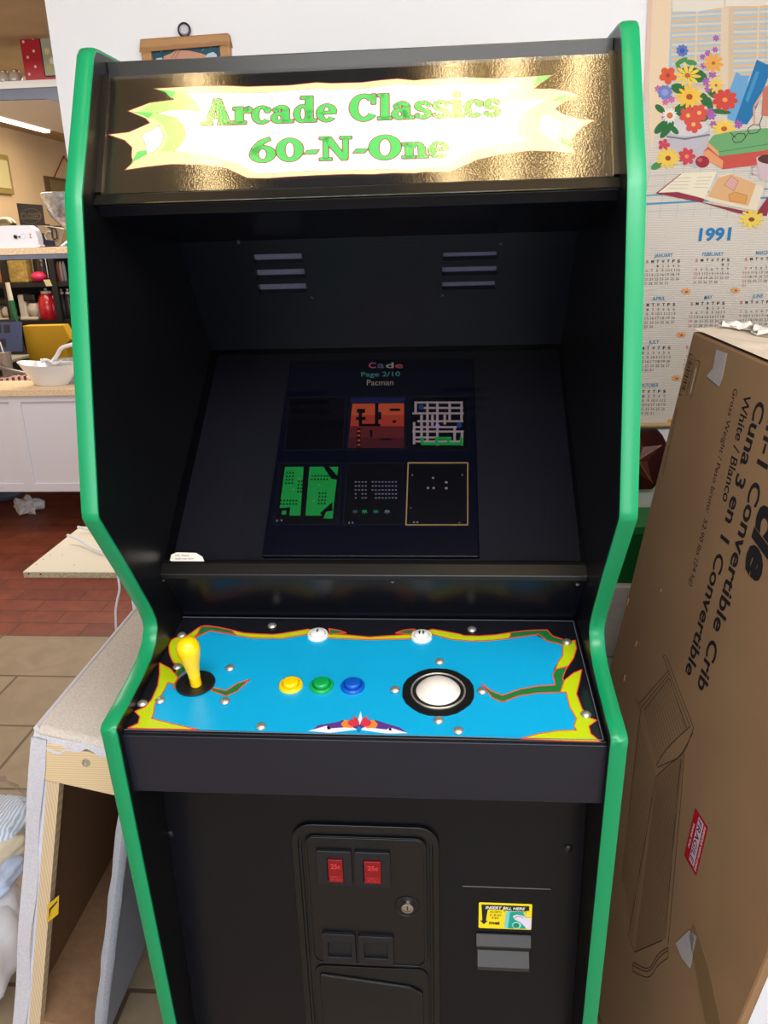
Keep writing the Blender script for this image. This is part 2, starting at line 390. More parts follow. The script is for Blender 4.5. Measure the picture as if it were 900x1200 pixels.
a.poly(A1((430, 112), (520, 118), (575, 165), (598, 212), (540, 200), (450, 202), (385, 215), (470, 235), (510, 270), (525, 320), (500, 370), (465, 398), (400, 400), (440, 340), (415, 275), (392, 258), (345, 225), (300, 205), (350, 168), (470, 152)), lime)
white = A1((520, 118), (900, 118))+A2((200, 108), (330, 98), (400, 102), (560, 97), (640, 88), (700, 78), (760, 76), (840, 85))+A3((0, 115), (150, 105), (300, 107), (400, 104), (365, 135), (330, 190), (390, 180), (470, 172), (540, 177), (480, 200), (420, 240), (392, 290), (405, 330), (440, 355)) \
 + A3((330, 370), (200, 405), (100, 450), (60, 473), (0, 475))+A2((800, 488), (700, 485), (620, 485), (500, 490), (400, 492), (300, 492), (200, 497), (130, 505), (30, 503))+A1((850, 503), (760, 455), (640, 420), (520, 403), (465, 398), (500, 370), (525, 320), (510, 270), (470, 235), (400, 220), (385, 215), (450, 202), (540, 200), (598, 212), (575, 165))
a.poly(white, wht, rdl, .6)
a.poly(A1((310, 320), (360, 297), (395, 275), (416, 320), (402, 370), (370, 400), (335, 412), (332, 370)), wht, rdl, .7)
a.poly(A3((520, 235), (560, 262), (603, 278), (582, 310), (573, 362), (535, 348), (505, 325), (492, 300), (500, 262)), wht, rdl, .7)
for p in (A1((372, 98), (475, 112), (455, 148), (425, 115)), A1((255, 206), (368, 216), (345, 242), (320, 228)), A1((262, 455), (290, 400), (335, 393), (335, 415)), A3((550, 69), (485, 73), (467, 122), (520, 92)), A3((670, 160), (600, 155), (548, 180), (600, 188)), A3((648, 410), (632, 352), (588, 345), (592, 368))):
    a.poly(p, dgr)
# chunky slab-serif letters (unit cap height) drawn as overlapping strokes
def arc(cx, cy, rx, ry, ix, iy, t0=0, t1=360, g=0, n=26):
    out = []; T0, T1 = radians(t0-g*40), radians(t1+g*40)
    for i in range(n):
        u, v = T0+(T1-T0)*i/n, T0+(T1-T0)*(i+1)/n
        out.append([(cx+(rx+g)*cos(u), cy+(ry+g)*sin(u)), (cx+(rx+g)*cos(v), cy+(ry+g)*sin(v)), (cx+(ix-g)*cos(v), cy+(iy-g)*sin(v)), (cx+(ix-g)*cos(u), cy+(iy-g)*sin(u))])
    return out
def bx(x0, y0, x1, y1, g=0, c=.04):
    x0 -= g; y0 -= g; x1 += g; y1 += g; c = min(c, (x1-x0)/2, (y1-y0)/2)
    return [[(x0+c, y0), (x1-c, y0), (x1, y0+c), (x1, y1-c), (x1-c, y1), (x0+c, y1), (x0, y1-c), (x0, y0+c)]]
def pg(pts, g=0):
    if g:
        cx = sum(p[0] for p in pts)/len(pts); cy = sum(p[1] for p in pts)/len(pts); o = []
        n = len(pts)
        ar = sum(pts[i][0]*pts[(i+1) % n][1]-pts[(i+1) % n][0]*pts[i][1] for i in range(n)); sg = 1 if ar > 0 else -1
        for i, p in enumerate(pts):
            a_, b_ = V(pts[i-1]), V(pts[(i+1) % n]); q = V(p); d1 = (q-a_).normalized(); d2 = (b_-q).normalized()
            n1 = V((d1.y, -d1.x))*sg; n2 = V((d2.y, -d2.x))*sg; m_ = (n1+n2); m_ = m_/max(.5, m_.length_squared)*2*g
            o.append(tuple(q+m_))
        pts = o
    return [pts]
def dot(cx, cy, r, g=0): return [[(cx+(r+g)*cos(2*pi*i/12), cy+(r+g)*sin(2*pi*i/12)) for i in range(12)]]
GL = {
 'A': (1.0, lambda g: pg([(.1, .02), (.24, .02), (.52, .8), (.40, 1.0)], g)+pg([(.38, .98), (.44, 1.04), (.62, 1.0), (.94, .03), (.6, .03), (.42, .75)], g)+bx(.24, .26, .66, .38, g, .01)+bx(-.02, 0, .36, .13, g)+bx(.52, 0, 1.0, .13, g)),
 'r': (.62, lambda g: bx(.08, 0, .34, .68, g)+bx(0, 0, .44, .12, g)+bx(0, .56, .2, .68, g)+dot(.5, .55, .13, g)+pg([(.3, .4), (.42, .66), (.52, .68), (.5, .5)], g)),
 'c': (.62, lambda g: arc(.32, .34, .33, .35, .11, .25, 48, 322, g)+dot(.5, .52, .11, g)),
 'a': (.72, lambda g: arc(.25, .21, .26, .22, .07, .1, 0, 360, g)+bx(.34, .04, .58, .52, g)+arc(.33, .46, .25, .23, .05, .1, 0, 165, g)+dot(.14, .52, .09, g)+bx(.38, 0, .72, .12, g)),
 'd': (.74, lambda g: arc(.29, .34, .29, .35, .09, .24, 0, 360, g)+bx(.38, 0, .62, 1.02, g)+bx(.22, .9, .5, 1.02, g)+bx(.45, 0, .74, .12, g)),
 'e': (.64, lambda g: arc(.32, .34, .33, .35, .11, .25, 8, 325, g)+bx(.12, .3, .62, .4, g, .01)),
 'C': (.92, lambda g: arc(.46, .5, .47, .53, .2, .38, 42, 325, g)+bx(.7, .62, .84, 1.03, g)),
 'l': (.44, lambda g: bx(.08, 0, .34, 1.02, g)+bx(-.02, 0, .44, .12, g)+bx(-.02, .9, .2, 1.02, g)),
 's': (.58, lambda g: arc(.28, .49, .27, .2, .08, .07, 25, 275, g)+arc(.28, .19, .27, .2, .08, .07, -155, 95, g)+dot(.45, .55, .08, g)+dot(.1, .13, .08, g)),
 'i': (.44, lambda g: bx(.08, 0, .34, .68, g)+bx(-.02, 0, .44, .12, g)+bx(-.02, .56, .2, .68, g)+dot(.2, .9, .13, g)),
 '6': (.84, lambda g: arc(.4, .35, .41, .36, .14, .23, 0, 360, g)+pg([(.0, .3), (.06, .62), (.28, .92), (.6, 1.06), (.66, .94), (.42, .78), (.28, .5), (.2, .3)], g)),
 '0': (.88, lambda g: arc(.42, .5, .43, .5, .16, .34, 0, 360, g)),
 '-': (.5, lambda g: pg([(0, .3), (.36, .3), (.46, .46), (.1, .46)], g)),
 'N': (1.05, lambda g: bx(.1, .04, .26, .96, g)+pg([(.08, 1), (.34, 1), (.84, .1), (.84, 0), (.68, 0), (.1, .92)], g)+bx(.72, .04, .88, .96, g)+bx(-.02, 0, .38, .12, g)+bx(-.02, .9, .3, 1.02, g)+bx(.62, .9, 1.0, 1.02, g)),
 'O': (1.06, lambda g: arc(.5, .5, .51, .53, .2, .38, 0, 360, g)),
 'n': (.82, lambda g: bx(.08, 0, .32, .68, g)+bx(-.02, 0, .4, .12, g)+bx(-.02, .56, .2, .68, g)+arc(.44, .36, .28, .33, .06, .2, 0, 160, g)+bx(.5, .04, .72, .4, g)+bx(.44, 0, .82, .12, g)),
 ' ': (.42, lambda g: [])}
def chunky(txt, p0, p1, hpx):
    tot = sum(GL[c][0] for c in txt)
    for g, m in ((.035, rdl), (0, grn)):
        k = a.n+1; a.n += 1; x = 0
        for c in txt:
            for P in GL[c][1](g):
                a.poly([(p0[0]+(x+u)/tot*(p1[0]-p0[0]), p0[1]+(x+u)/tot*(p1[1]-p0[1])-v*hpx) for u, v in P], m, k=k)
            x += GL[c][0]
chunky('Arcade Classics', (236.5, 147.5), (587.5, 136.5), 30)
chunky('60-N-One', (293, 191), (526, 185), 27.5)
a.build('artwork', mq)
gl = MB().prism([(-I, *(MO+MN*.003)[1:]), (-I, *(MBt+MN*.003)[1:]), (-I, *(MBt+MN*.006)[1:]), (-I, *(MO+MN*.006)[1:])], (2*I, 0, 0)).build('cover_glass', glassmat('textured_plexiglass', rough=.09, bump=.12, bscale=420, ior=2.7), mq)
for sx in (-1, 1):
    O = V((sx*I-(0 if sx < 0 else .007), 0, 0))
    MB().prism([O+V((0, *(MO+MN*.006)[1:])), O+V((0, *(MBt+MN*.006)[1:])), O+V((0, *(MBt+MN*.010)[1:])), O+V((0, *(MO+MN*.010)[1:]))], (.007, 0, 0)).build('marquee_side_strip', M['blackbar'], cab)
# speaker panel with vent slots
S0 = V((0, 1.245, 1.516)); S1 = V((0, 1.367, 1.327)); su = (S0-S1).normalized(); SN = V((0, -su.z, su.y))
if SN.y > 0: SN = -SN
fS = lambda q: onp(q, S0, SN)
def s2(P): P = V(P)-S0; return (P.x, P.dot(su))
def s3(x, v, d=0): return V((x, 0, 0))+V((0, S0.y, S0.z))+su*v+SN*d
slots = []
for lst in (((296, 299, 355, 307), (299, 317, 358, 325), (302, 334, 360, 342)), ((519, 297, 582, 303), (518, 314, 582, 321), (518, 331.5, 580, 338))):
    for x0, y0, x1, y1 in lst:
        p, q = s2(fS((x0, y0))), s2(fS((x1, y1))); slots.append((p[0], min(p[1], q[1])-.001, q[0], max(p[1], q[1])+.001))
vtop, vbot = 0, s2(S1)[1]
spm = MB()
# panel built in strips around the slots so that the slots are real openings
rows = sorted({0: 1}.keys())
def cell(x0, v0, x1, v1): spm.slab(s3(x0, v0, -.012), (x1-x0, 0, 0), su*(v1-v0), SN*.012)
for half in (slots[:3], slots[3:]):
    xm0 = min(s[0] for s in half); xm1 = max(s[2] for s in half)
    ss = sorted(half, key=lambda s: s[1]); cur = vbot
    for s in ss:
        cell(xm0, cur, xm1, s[1]); 
        if s[0] > xm0+1e-4: cell(xm0, s[1], s[0], s[3])
        if s[2] < xm1-1e-4: cell(s[2], s[1], xm1, s[3])
        cur = s[3]
    cell(xm0, cur, xm1, vtop)
l0 = min(s[0] for s in slots[:3]); l1 = max(s[2] for s in slots[:3]); r0 = min(s[0] for s in slots[3:]); r1 = max(s[2] for s in slots[3:])
cell(-I, vbot, l0, vtop); cell(l1, vbot, r0, vtop); cell(r1, vbot, I, vtop)
spk = spm.build('speaker_panel', M['black'], cab)
for s in slots: MB().slab(s3(s[0], s[1]-.004, -.011), (s[2]-s[0], 0, 0), su*(s[3]-s[1]+.001), SN*.001+su*.006).build('vent_louver', mat('dusty_grey_louver', (92, 92, 112), .6, noise=.15, nscale=300), spk)
MB().slab(s3(-I, vbot, -.03), (2*I, 0, 0), su*(vtop-vbot), SN*.004).build('backing', M['deep'], spk)
for q in ((279, 284), (365, 349), (587, 286), (519, 346), (330, 240)):
    if q[1] > 250: MB().lathe([(.0035, 0), (.003, .0015), (.0012, .0022), (0, .0022)], fS(q), SN, None, 12).build('panel_screw', M['screw'], spk)
# monitor: glass, bezel and screen
G0 = V((0, 1.367, 1.327)); G1 = V((0, 1.028, 1.07)); gu = (G0-G1).normalized(); GN = V((0, -gu.z, gu.y))
if GN.z < 0: GN = -GN
MB().slab(V((-I, G1.y, G1.z))-GN*.003, (2*I, 0, 0), G0-G1, GN*.003).build('monitor_glass', glassmat('smoked_glass', (.74, .74, .78), .015), cab)
BO = G1-GN*.034
MB().slab(V((-I, BO.y, BO.z))-GN*.01, (2*I, 0, 0), (G0-G1)*1.05, GN*.01).build('monitor_bezel', M['bezel'], cab)
SO = G1-GN*.028; fG = lambda q: onp(q, SO, GN)
scq = [fG(q) for q in ((331, 423), (557, 420), (560, 650), (318, 652))]
xa = -.112; xb = .132
xa = (scq[0].x+scq[3].x)/2; xb = (scq[1].x+scq[2].x)/2
sc = MB().slab(V((xa, 0, 0))+V((0, *(V((0, scq[3].y, scq[3].z)))[1:]))-GN*.006, (xb-xa, 0, 0), V((0, scq[0].y-scq[3].y, scq[0].z-scq[3].z)), GN*.006).build('monitor_screen', mat('screen_face', (16, 19, 34), .3, emit=.1), cab, bevel=.002)
a = Art(fG, N=GN, step=.00003)
def em(rgb, e): return mat('screen_%d_%d_%d' % rgb, rgb, .5, emit=e)
cG = cr(310, 400, 3.4615)
tx = em((52, 66, 66), .35)
a.text('Page 2/10', cG((392, 143))[0], cG((550, 141))[0], (0, -5.5), em((52, 98, 88), 1.0), off=.01)
for ch, x0, x1, c in (('C', 422, 452, (130, 62, 76)), ('a', 458, 486, (60, 66, 84)), ('d', 492, 524, (120, 112, 96)), ('e', 530, 562, (128, 58, 58))):
    a.text(ch, cG((x0, 108))[0], cG((x1, 108))[0], (0, -6.5 if ch != 'a' else -7.5), em(c, 1.0), off=.02)
a.text('Pacman', cG((415, 179))[0], cG((523, 178))[0], (0, -7), em((140, 122, 104), .7), off=.0)
fr_ = em((36, 40, 52), .25); blk = mat('screen_thumb', (14, 13, 18), .4)
def box4(x0, y0, x1, y1): return cG((x0, y0), (x1, y0), (x1, y1), (x0, y1))
def skew(x0, y0, x1, y1, dx=0): return cG((x0+dx, y0), (x1+dx, y0), (x1, y1), (x0, y1))
for q in (cG((100, 228), (330, 226), (318, 440), (82, 442)), cG((350, 226), (572, 224), (572, 440), (335, 442)), cG((590, 224), (826, 224), (830, 440), (588, 442)), cG((62, 495), (312, 494), (300, 742), (40, 744)), cG((335, 495), (560, 494), (562, 744), (318, 745)), cG((583, 495), (825, 495), (826, 750), (573, 750))):
    a.poly(q, blk, fr_, .5)
# orange tunnels
org = em((176, 72, 40), .62); rd2 = em((92, 30, 30), .5); org2 = em((158, 54, 36), .55); nvy = em((26, 32, 70), .4)
a.poly(cG((352, 230), (570, 228), (568, 250), (350, 252)), nvy)
a.poly(cG((357, 254), (566, 252), (566, 300), (352, 300)), org); a.poly(cG((352, 300), (566, 300), (566, 345), (347, 347)), org2)
a.poly(cG((347, 345), (566, 345), (566, 392), (342, 392)), rd2); a.poly(cG((342, 392), (566, 392), (568, 434), (338, 434)), em((72, 24, 28), .4))
for x0, y0, x1, y1 in ((448, 252, 462, 340), (375, 275, 408, 292), (382, 292, 396, 345), (372, 308, 410, 320), (462, 288, 474, 318), (508, 274, 550, 284), (520, 322, 534, 332), (392, 336, 470, 346), (428, 362, 438, 390), (470, 395, 515, 402), (376, 355, 390, 432)): a.poly(box4(x0, y0, x1, y1), blk)
for y in (362, 380, 400, 418): a.poly(box4(378, y, 388, y+7), org)
# white street maze
wm = em((148, 132, 128), .62); gm = em((20, 140, 56), .55)
for y, x0, x1 in ((246, 610, 804), (268, 640, 806), (290, 600, 808), (322, 620, 806), (346, 604, 780), (364, 600, 808), (388, 606, 700), (404, 610, 806)): a.poly(box4(x0, y, x1, y+8), wm)
for x, y0, y1 in ((612, 246, 290), (660, 246, 404), (700, 246, 425), (750, 246, 330), (798, 246, 325), (606, 330, 420), (636, 300, 400), (680, 300, 346), (730, 300, 340), (770, 350, 410), (800, 364, 425)): a.poly(box4(x-4, y0, x+6, y1), wm)
for y, x0, x1 in ((412, 636, 806), (390, 698, 758)): a.poly(box4(x0, y, x1, y+12), gm)
for x in (640, 698, 746, 798): a.poly(box4(x-6, 392, x+6, 420), gm)
for x, y in ((636, 270), (790, 343)): a.disc(cG((x, y))[0], 3.2, 3.2, em((30, 60, 110), .5))
a.disc(cG((702, 345))[0], 2.6, 1.6, em((130, 130, 190), .7))
# green field map
a.poly(cG((84, 512), (300, 512), (276, 710), (58, 710)), gm)
a.poly(cG((160, 505), (184, 505), (166, 715), (146, 715)), blk)
for p in (cG((240, 512), (262, 512), (300, 552), (300, 566), (270, 560)), cG((56, 680), (105, 676), (102, 712), (56, 712)), cG((225, 700), (276, 655), (276, 690), (240, 716))): a.poly(p, blk)
a.poly(cG((72, 690), (90, 690), (88, 706), (70, 706)), gm); a.poly(cG((250, 695), (280, 690), (278, 722), (240, 722)), gm)
for (x0, y0, nx, ny) in ((92, 535, 3, 4), (140, 570, 3, 4), (68, 648, 6, 2), (194, 548, 6, 2), (224, 618, 3, 4)):
    for i in range(nx):
        for j in range(ny): a.poly(cG(*[(x0+i*12.5+u-j*1.2, y0+j*14+v) for u, v in ((-5, 4), (0, -5), (5, 4))]), blk, k=a.n)
for q in ((140, 560), (118, 605), (224, 585), (200, 650)): a.disc(cG(q)[0], 1, 1, em((150, 140, 50), .5), 6)
# dotted field
dm = em((112, 112, 122), .6)
kd = a.n+1
for j in range(5):
    for i in range(13):
        if i == 4 or (j > 2 and i in (1, 5)): continue
        x = 370+i*13.6; y = 574+j*16.2; a.poly(box4(x-3, y-2.4, x+4, y+2.4), dm, k=kd)
a.n = kd
for x, c in ((368, (60, 70, 70)), (406, (20, 130, 62)), (452, (30, 100, 70)), (497, (90, 110, 110))):
    a.poly(cG((x-11, 702), (x-8, 688), (x+9, 688), (x+12, 702), (x+4, 696), (x, 706), (x-4, 696)), em(c, .5))
for x, y in ((344, 740), (358, 740), (52, 732), (70, 730)): a.poly(box4(x-3, y-4, x+3, y+3), dm)
# outlined space field
a.line(cG((583, 497), (824, 497), (824, 748), (574, 748), (583, 497)), 1.5, em((150, 124, 74), .7))
for x, y, r in ((600, 546, 1), (802, 546, 1), (684, 558, 1.6), (737, 576, 1.8), (663, 599, 1.7), (686, 599, 1.7), (737, 600, 1.9), (594, 680, 1), (606, 738, 1.4), (620, 738, 1.4), (790, 740, 1)): a.disc(cG((x, y))[0], r, r*.8, em((130, 118, 104), .6), 8)
a.build('screen_picture', sc)
# sticker on the glass
fg = lambda q: onp(q, G1+GN*.0002, GN)
a = Art(fg, N=GN, step=.00015)
c6 = cr(130, 640, 3)
a.poly(c6((208, 50), (212, 30), (232, 22), (300, 24), (322, 38), (328, 54), (280, 57), (215, 55)), mat('worn_sticker_paper', (226, 218, 206), .6))
a.text('oh easy', c6((226, 36))[0], c6((275, 35))[0], (0, -2.4), M['ink']); a.text('with me now', c6((226, 48))[0], c6((292, 47))[0], (0, -2.4), M['ink'])
a.build('warning_sticker', cab)
# glass retainer, upright panel
bd('glass_retainer', [(1.010, 1.050), (1.010, 1.057), (1.024, 1.0685), (1.029, 1.0708), (1.034, 1.0705), (1.02, 1.05)], mat('retainer_black', (15, 13, 13), .36, spec=.3))
bd('upper_control_board', [(1.016, 1.0505), (1.09, .945), (1.105, .945), (1.035, 1.0505)], M['black'])
for q in ((191, 679), (460, 680.5), (677, 684)):
    P = onp(q, V((0, 1.016, 1.0505)), V((0, -.1055, -.074)).normalized()); MB().lathe([(.004, 0), (.0035, .002), (0, .0028)], P, (0, -.82, -.57) if False else (0, -.82, .57), None, 12).build('retainer_screw', M['screw'], cab)

# control panel
C0 = V((0, 1.082, .955)); C1 = V((0, .826, .9205)); cu = (C0-C1).normalized(); CN = V((0, -cu.z, cu.y))
fC = lambda q: onp(q, C0, CN)
MB().slab(V((-I, C1.y, C1.z))-CN*.016, (2*I, 0, 0), (C0-C1), CN*.016).build('control_panel', M['plastic'], cab, bevel=.001)
cp = [o for o in cab.children if o.name.startswith('control_panel')][0]
bk = mat('overlay_black', (24, 24, 30), .22, spec=.6); blu = mat('overlay_blue', (15, 164, 214), .28); yl = mat('overlay_yellow', (186, 206, 18), .3); gr_ = mat('overlay_green', (30, 118, 58), .3); rd = mat('overlay_red', (232, 74, 52), .3)
a = Art(fC, N=CN, step=.00002)
a.poly([(210, 723), (672, 728), (708.5, 868.5), (141.5, 855.5)], bk)
A = cr(140, 720, 5); B = cr(310, 720, 3.913); Cc = cr(530, 720, 4.5)
a.poly(A((190, 612), (205, 530), (265, 440), (285, 400), (322, 380), (345, 280), (350, 160), (480, 120), (530, 98), (680, 122), (780, 138), (900, 140))+B((80, 108), (190, 92), (300, 110), (480, 118), (670, 108), (770, 88), (900, 110))
 + Cc((100, 142), (200, 138), (310, 125), (440, 108), (500, 140), (585, 160), (590, 200), (540, 280), (528, 320), (560, 380), (600, 415), (620, 480), (655, 540), (645, 600), (655, 615), (360, 657))+A((460, 677), (330, 650)), blu)
def band(P, m, n=0): a.poly(P, m, rd, 1.25)
band(spline(A((330, 150), (400, 122), (480, 70), (560, 72), (660, 92), (740, 110), (900, 118)), 4)+B((80, 88), (200, 68), (290, 88), (400, 96), (480, 104), (600, 96), (690, 90), (770, 68), (840, 80), (900, 92))+Cc((60, 112), (140, 114), (230, 108), (310, 95), (400, 85), (500, 82), (530, 115), (600, 138), (650, 140))
 + Cc((585, 160), (500, 140), (460, 106), (400, 112), (310, 125), (200, 138), (100, 140), (0, 132))+B((770, 92), (670, 112), (480, 116), (300, 108), (190, 92), (80, 110))+A((900, 140), (780, 138), (680, 122), (600, 108), (530, 95), (470, 125), (380, 165)), yl)
band(spline(A((380, 122), (305, 150), (290, 200), (300, 250), (322, 292)), 4)+A((372, 315), (372, 280), (350, 220), (400, 150)), yl)
band(A((455, 118), (480, 70), (560, 72), (655, 92), (682, 120), (600, 105), (530, 94), (470, 122), (440, 130)), gr_)
band(A((322, 285), (378, 300), (392, 330), (350, 360), (330, 420), (320, 440), (316, 380), (335, 330)), gr_)
band(A((540, 428), (625, 448), (690, 405), (762, 383), (690, 450), (625, 479), (540, 448)), gr_)
band(Cc((310, 95), (400, 85), (500, 82), (530, 115), (600, 138), (585, 160), (500, 140), (455, 106), (400, 112), (300, 126)), gr_)
band(B((295, 66), (345, 74), (376, 86), (300, 92)), gr_); band(B((600, 86), (640, 72), (690, 68), (670, 92)), gr_)
band(Cc((585, 160), (600, 142), (648, 138), (655, 180), (640, 230), (600, 290), (575, 330), (540, 300), (560, 250), (582, 220)), yl)
band(Cc((155, 368), (205, 405), (265, 428), (360, 395), (460, 378), (545, 374), (530, 320), (545, 290), (605, 275), (582, 335), (595, 380), (568, 412), (450, 415), (350, 430), (265, 463), (210, 440)), gr_)
band(Cc((683, 292), (672, 350), (655, 420), (685, 500), (720, 545), (762, 560), (720, 590), (730, 630), (780, 672), (560, 666), (360, 657), (450, 632), (560, 615), (655, 612), (642, 590), (655, 550), (620, 490), (600, 410), (570, 412), (590, 350), (640, 310)), yl)
band(A((235, 285), (300, 320), (345, 372), (320, 410), (285, 400), (265, 440), (235, 490), (205, 530), (200, 580), (188, 612), (320, 645), (460, 677), (250, 672), (50, 668), (110, 640), (120, 600), (90, 570), (150, 545), (190, 500), (225, 420), (235, 350)), yl)
# winged emblem
pur = ink((88, 48, 130)); wh = ink((225, 225, 232)); orr = ink((226, 130, 50)); rr = ink((206, 50, 66))
a.poly(B((245, 510), (330, 496), (360, 486), (430, 505), (510, 486), (540, 496), (620, 520), (660, 548), (560, 545), (430, 522), (310, 545), (215, 535)), pur)
a.poly(B((200, 536), (285, 512), (300, 524), (400, 518), (430, 530), (300, 545)), wh); a.poly(B((660, 547), (575, 520), (560, 530), (460, 518), (430, 530), (560, 548)), wh)
a.poly(B((350, 505), (368, 484), (420, 505), (400, 522), (362, 520)), orr); a.poly(B((520, 505), (500, 484), (450, 505), (470, 524), (510, 522)), orr)
a.disc(B((408, 498))[0], 6.6, 4.6, rr); a.disc(B((464, 498))[0], 6.6, 4.6, rr)
a.poly(B((400, 462), (425, 478), (436, 500), (415, 486)), rr); a.poly(B((484, 462), (452, 478), (440, 500), (460, 486)), rr)
a.poly(B((441, 445), (448, 480), (436, 510), (430, 480)), wh); a.poly(B((418, 524), (432, 512), (448, 524), (432, 545)), ink((30, 110, 170)))
a.poly(B((285, 518), (296, 514), (304, 528), (290, 530)), bk); a.poly(B((570, 524), (580, 520), (584, 534), (570, 534)), bk)
edge_light = ink((112, 114, 128), .3); a.line([(210.5, 723.6), (671.5, 728.4), (707, 867.6), (143, 855.3), (210.5, 723.6)], .9, edge_light)  # pale line paints the highlight along the clear overlay's edge
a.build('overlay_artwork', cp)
# carriage bolts
for q in ((213, 745), (208, 782), (269.5, 783.5), (264, 822.5), (188, 821.5), (167, 825), (306, 852), (319, 734), (553, 738.5), (515, 776), (463, 809), (565, 810.5), (514, 845), (537, 857), (664.5, 753), (686.5, 838)):
    MB().lathe([(.0068, 0), (.0066, .001), (.0048, .0028), (.002, .0036), (0, .0037)], fC(q)+CN*.001, CN, None, 16).build('carriage_bolt', M['steel'], cp)
# joystick
jb = fC((229.5, 802)); js = thing  # base point on the panel
MB().lathe([(.0265, .001), (.0268, .002), (.0262, .0034), (.020, .0036), (.0185, .003), (.008, .004), (0, .004)], jb, CN, None, 40).build('dust_washer', M['rubber'], cab)
jw = [o for o in cab.children if o.name == 'dust_washer'][0]; jw.name = 'joystick'
hb = fC((230.5, 804.5)); ht = ony((220.5, 760), hb.y-.006); ax = (ht-hb); Lh = ax.length; ax.normalize()
MB().lathe([(.0075, .002), (.0077, .016), (.0082, .019), (.0078, .021), (.0105, .036), (.0135, .048), (.0155, .057), (.0158, Lh), (.0148, Lh+.006), (.0118, Lh+.0115), (.0065, Lh+.0148), (0, Lh+.0158)], hb, ax, None, 32).build('handle', M['yellow'], jw)
# push buttons
def button(q, m, conv=False, sc_=1, sym=None):
    P = fC(q); r = .0164*sc_
    rim = MB().lathe([(r, 0), (r*1.0, .0025), (r*.93, .0045), (r*.80, .0052), (r*.76, .0046), (r*.74, .002), (0, .002)], P, CN, None, 36).build('push_button', m, cab)
    prof_ = [(r*.64, .001), (r*.64, .0078), (r*.60, .009), (r*.54, .0094), (0, .0082)] if not conv else [(r*.70, .001), (r*.70, .006), (r*.62, .0076), (r*.35, .0088), (0, .0092)]
    pl = MB().lathe(prof_, P, CN, None, 32).build('plunger', m, rim)
    if sym:
        b = Art(lambda p: P+V((p[0], 0, 0))+cu*p[1]+CN*.0094, N=CN)
        for x in sym:
            b.poly([(x+u*1e-3, v*1e-3) for u, v in ((-1, -4), (1, -4), (1, -.5), (2.2, -.5), (2.2, .5), (1, .8), (1, 1.6), (-1, 1.6), (-1, .8), (-2.2, .5), (-2.2, -.5), (-1, -.5))], M['ink']); b.disc((x, .0028), .0011, .0012, M['ink'])
        b.build('player_symbol', rim)
button((341, 804), M['yellow']); button((377, 804.5), M['ygreen']); button((413.5, 805), M['blue'])
button((372.5, 745), M['white'], True, .95, (0,)); button((494, 747), M['white'], True, .95, (-.0028, .0028))
# trackball
tb = fC((513.5, 811)); 
pts = []
for i in range(24):
    t = 2*pi*i/24; r = .0480*(1-.012*cos(8*t)); pts.append(tb+V((r*cos(t), 0, 0))+cu*(r*1.0*sin(t)))
tp = MB().prism(pts, CN*.002).build('trackball', mat('trackball_plate', (20, 20, 22), .35), cab)
MB().lathe([(.0365, .002), (.0365, .0035), (.0352, .0042), (.0345, .0035), (.034, .002)], tb, CN, None, 48).build('trim_ring', M['steel'], tp)
MB().lathe([(.0345, .002), (.0345, .0026), (0, .0026)], tb, CN, None, 48).build('cup', M['deep'], tp)
MB().ball(tb-CN*.020, .037, None, 48).build('ball', M['ball'], tp)
# apron, kick panel
bd('control_apron', [(.822, .918), (.829, .828), (.847, .828), (.84, .918)], mat('navy_black_laminate', (20, 22, 36), .32, bump=.1, bscale=80, stretch=(1, 1, 4)))
bd('control_box_floor', [(.845, .829), (.845, .845), (1.2, .845), (1.2, .829)], M['black'])
KY = .912
bd('kick_panel', [(KY, .03), (KY, .829), (KY+.016, .829), (KY+.016, .03)], M['black'])
bd('toe_board', [(.93, 0), (.93, .03), (.95, .03), (.95, 0)], M['black'])
KN = V((0, -1, 0)); fK = lambda q: ony(q, KY)
for q in ((199, 977), (666, 994)):
    MB().lathe([(.0062, 0), (.0058, .002), (.003, .0032), (0, .0034)], fK(q), KN, None, 16).build('panel_bolt', M['blackmetal'], cab)
def rrect(x0, z0, x1, z1, r, y, n=6):
    out = []
    for cx, cz, t0 in ((x1-r, z1-r, 0), (x0+r, z1-r, 90), (x0+r, z0+r, 180), (x1-r, z0+r, 270)):
        out += [(cx+r*cos(radians(t0+90*i/n)), y, cz+r*sin(radians(t0+90*i/n))) for i in range(n+1)]
    return out
def ringp(mb, o, i, y0, y1, m=None):   # rounded rectangular ring, o/i outlines same length
    n = len(o); vs = [(p[0], y0, p[2]) for p in o]+[(p[0], y1, p[2]) for p in o]+[(p[0], y1, p[2]) for p in i]+[(p[0], y0, p[2]) for p in i]
    fs = []
    for k in range(4):
        for j in range(n): fs.append((k*n+j, k*n+(j+1) % n, ((k+1) % 4)*n+(j+1) % n, ((k+1) % 4)*n+j))
    mb._add(vs, fs, m); return mb
X0, X1, ZT = -.1155, .0965, .716
fr = MB(); ringp(fr, rrect(X0, .04, X1, ZT, .030, 0), rrect(X0+.009, .049, X1-.009, ZT-.010, .024, 0), KY, KY-.006)
ringp(fr, rrect(X0+.009, .049, X1-.009, ZT-.010, .024, 0), rrect(X0+.0135, .054, X1-.0135, ZT-.014, .022, 0), KY, KY-.0045)
cd = fr.build('coin_door', M['blackmetal'], cab, bevel=.001)
MB().prism(rrect(X0+.012, .052, X1-.012, ZT-.013, .02, KY), (0, -.0012, 0)).build('door_recess', M['deep'], cd)
KD = KY-.006; fD = lambda q: ony(q, KD)
tl = fD((358, 981)); br_ = fD((499, 1131)); bl_ = fD((372, 1128))
dx0, dx1, dz1, dz0 = X0+.0175, X1-.0175, ZT-.019, fD((430, 1131)).z
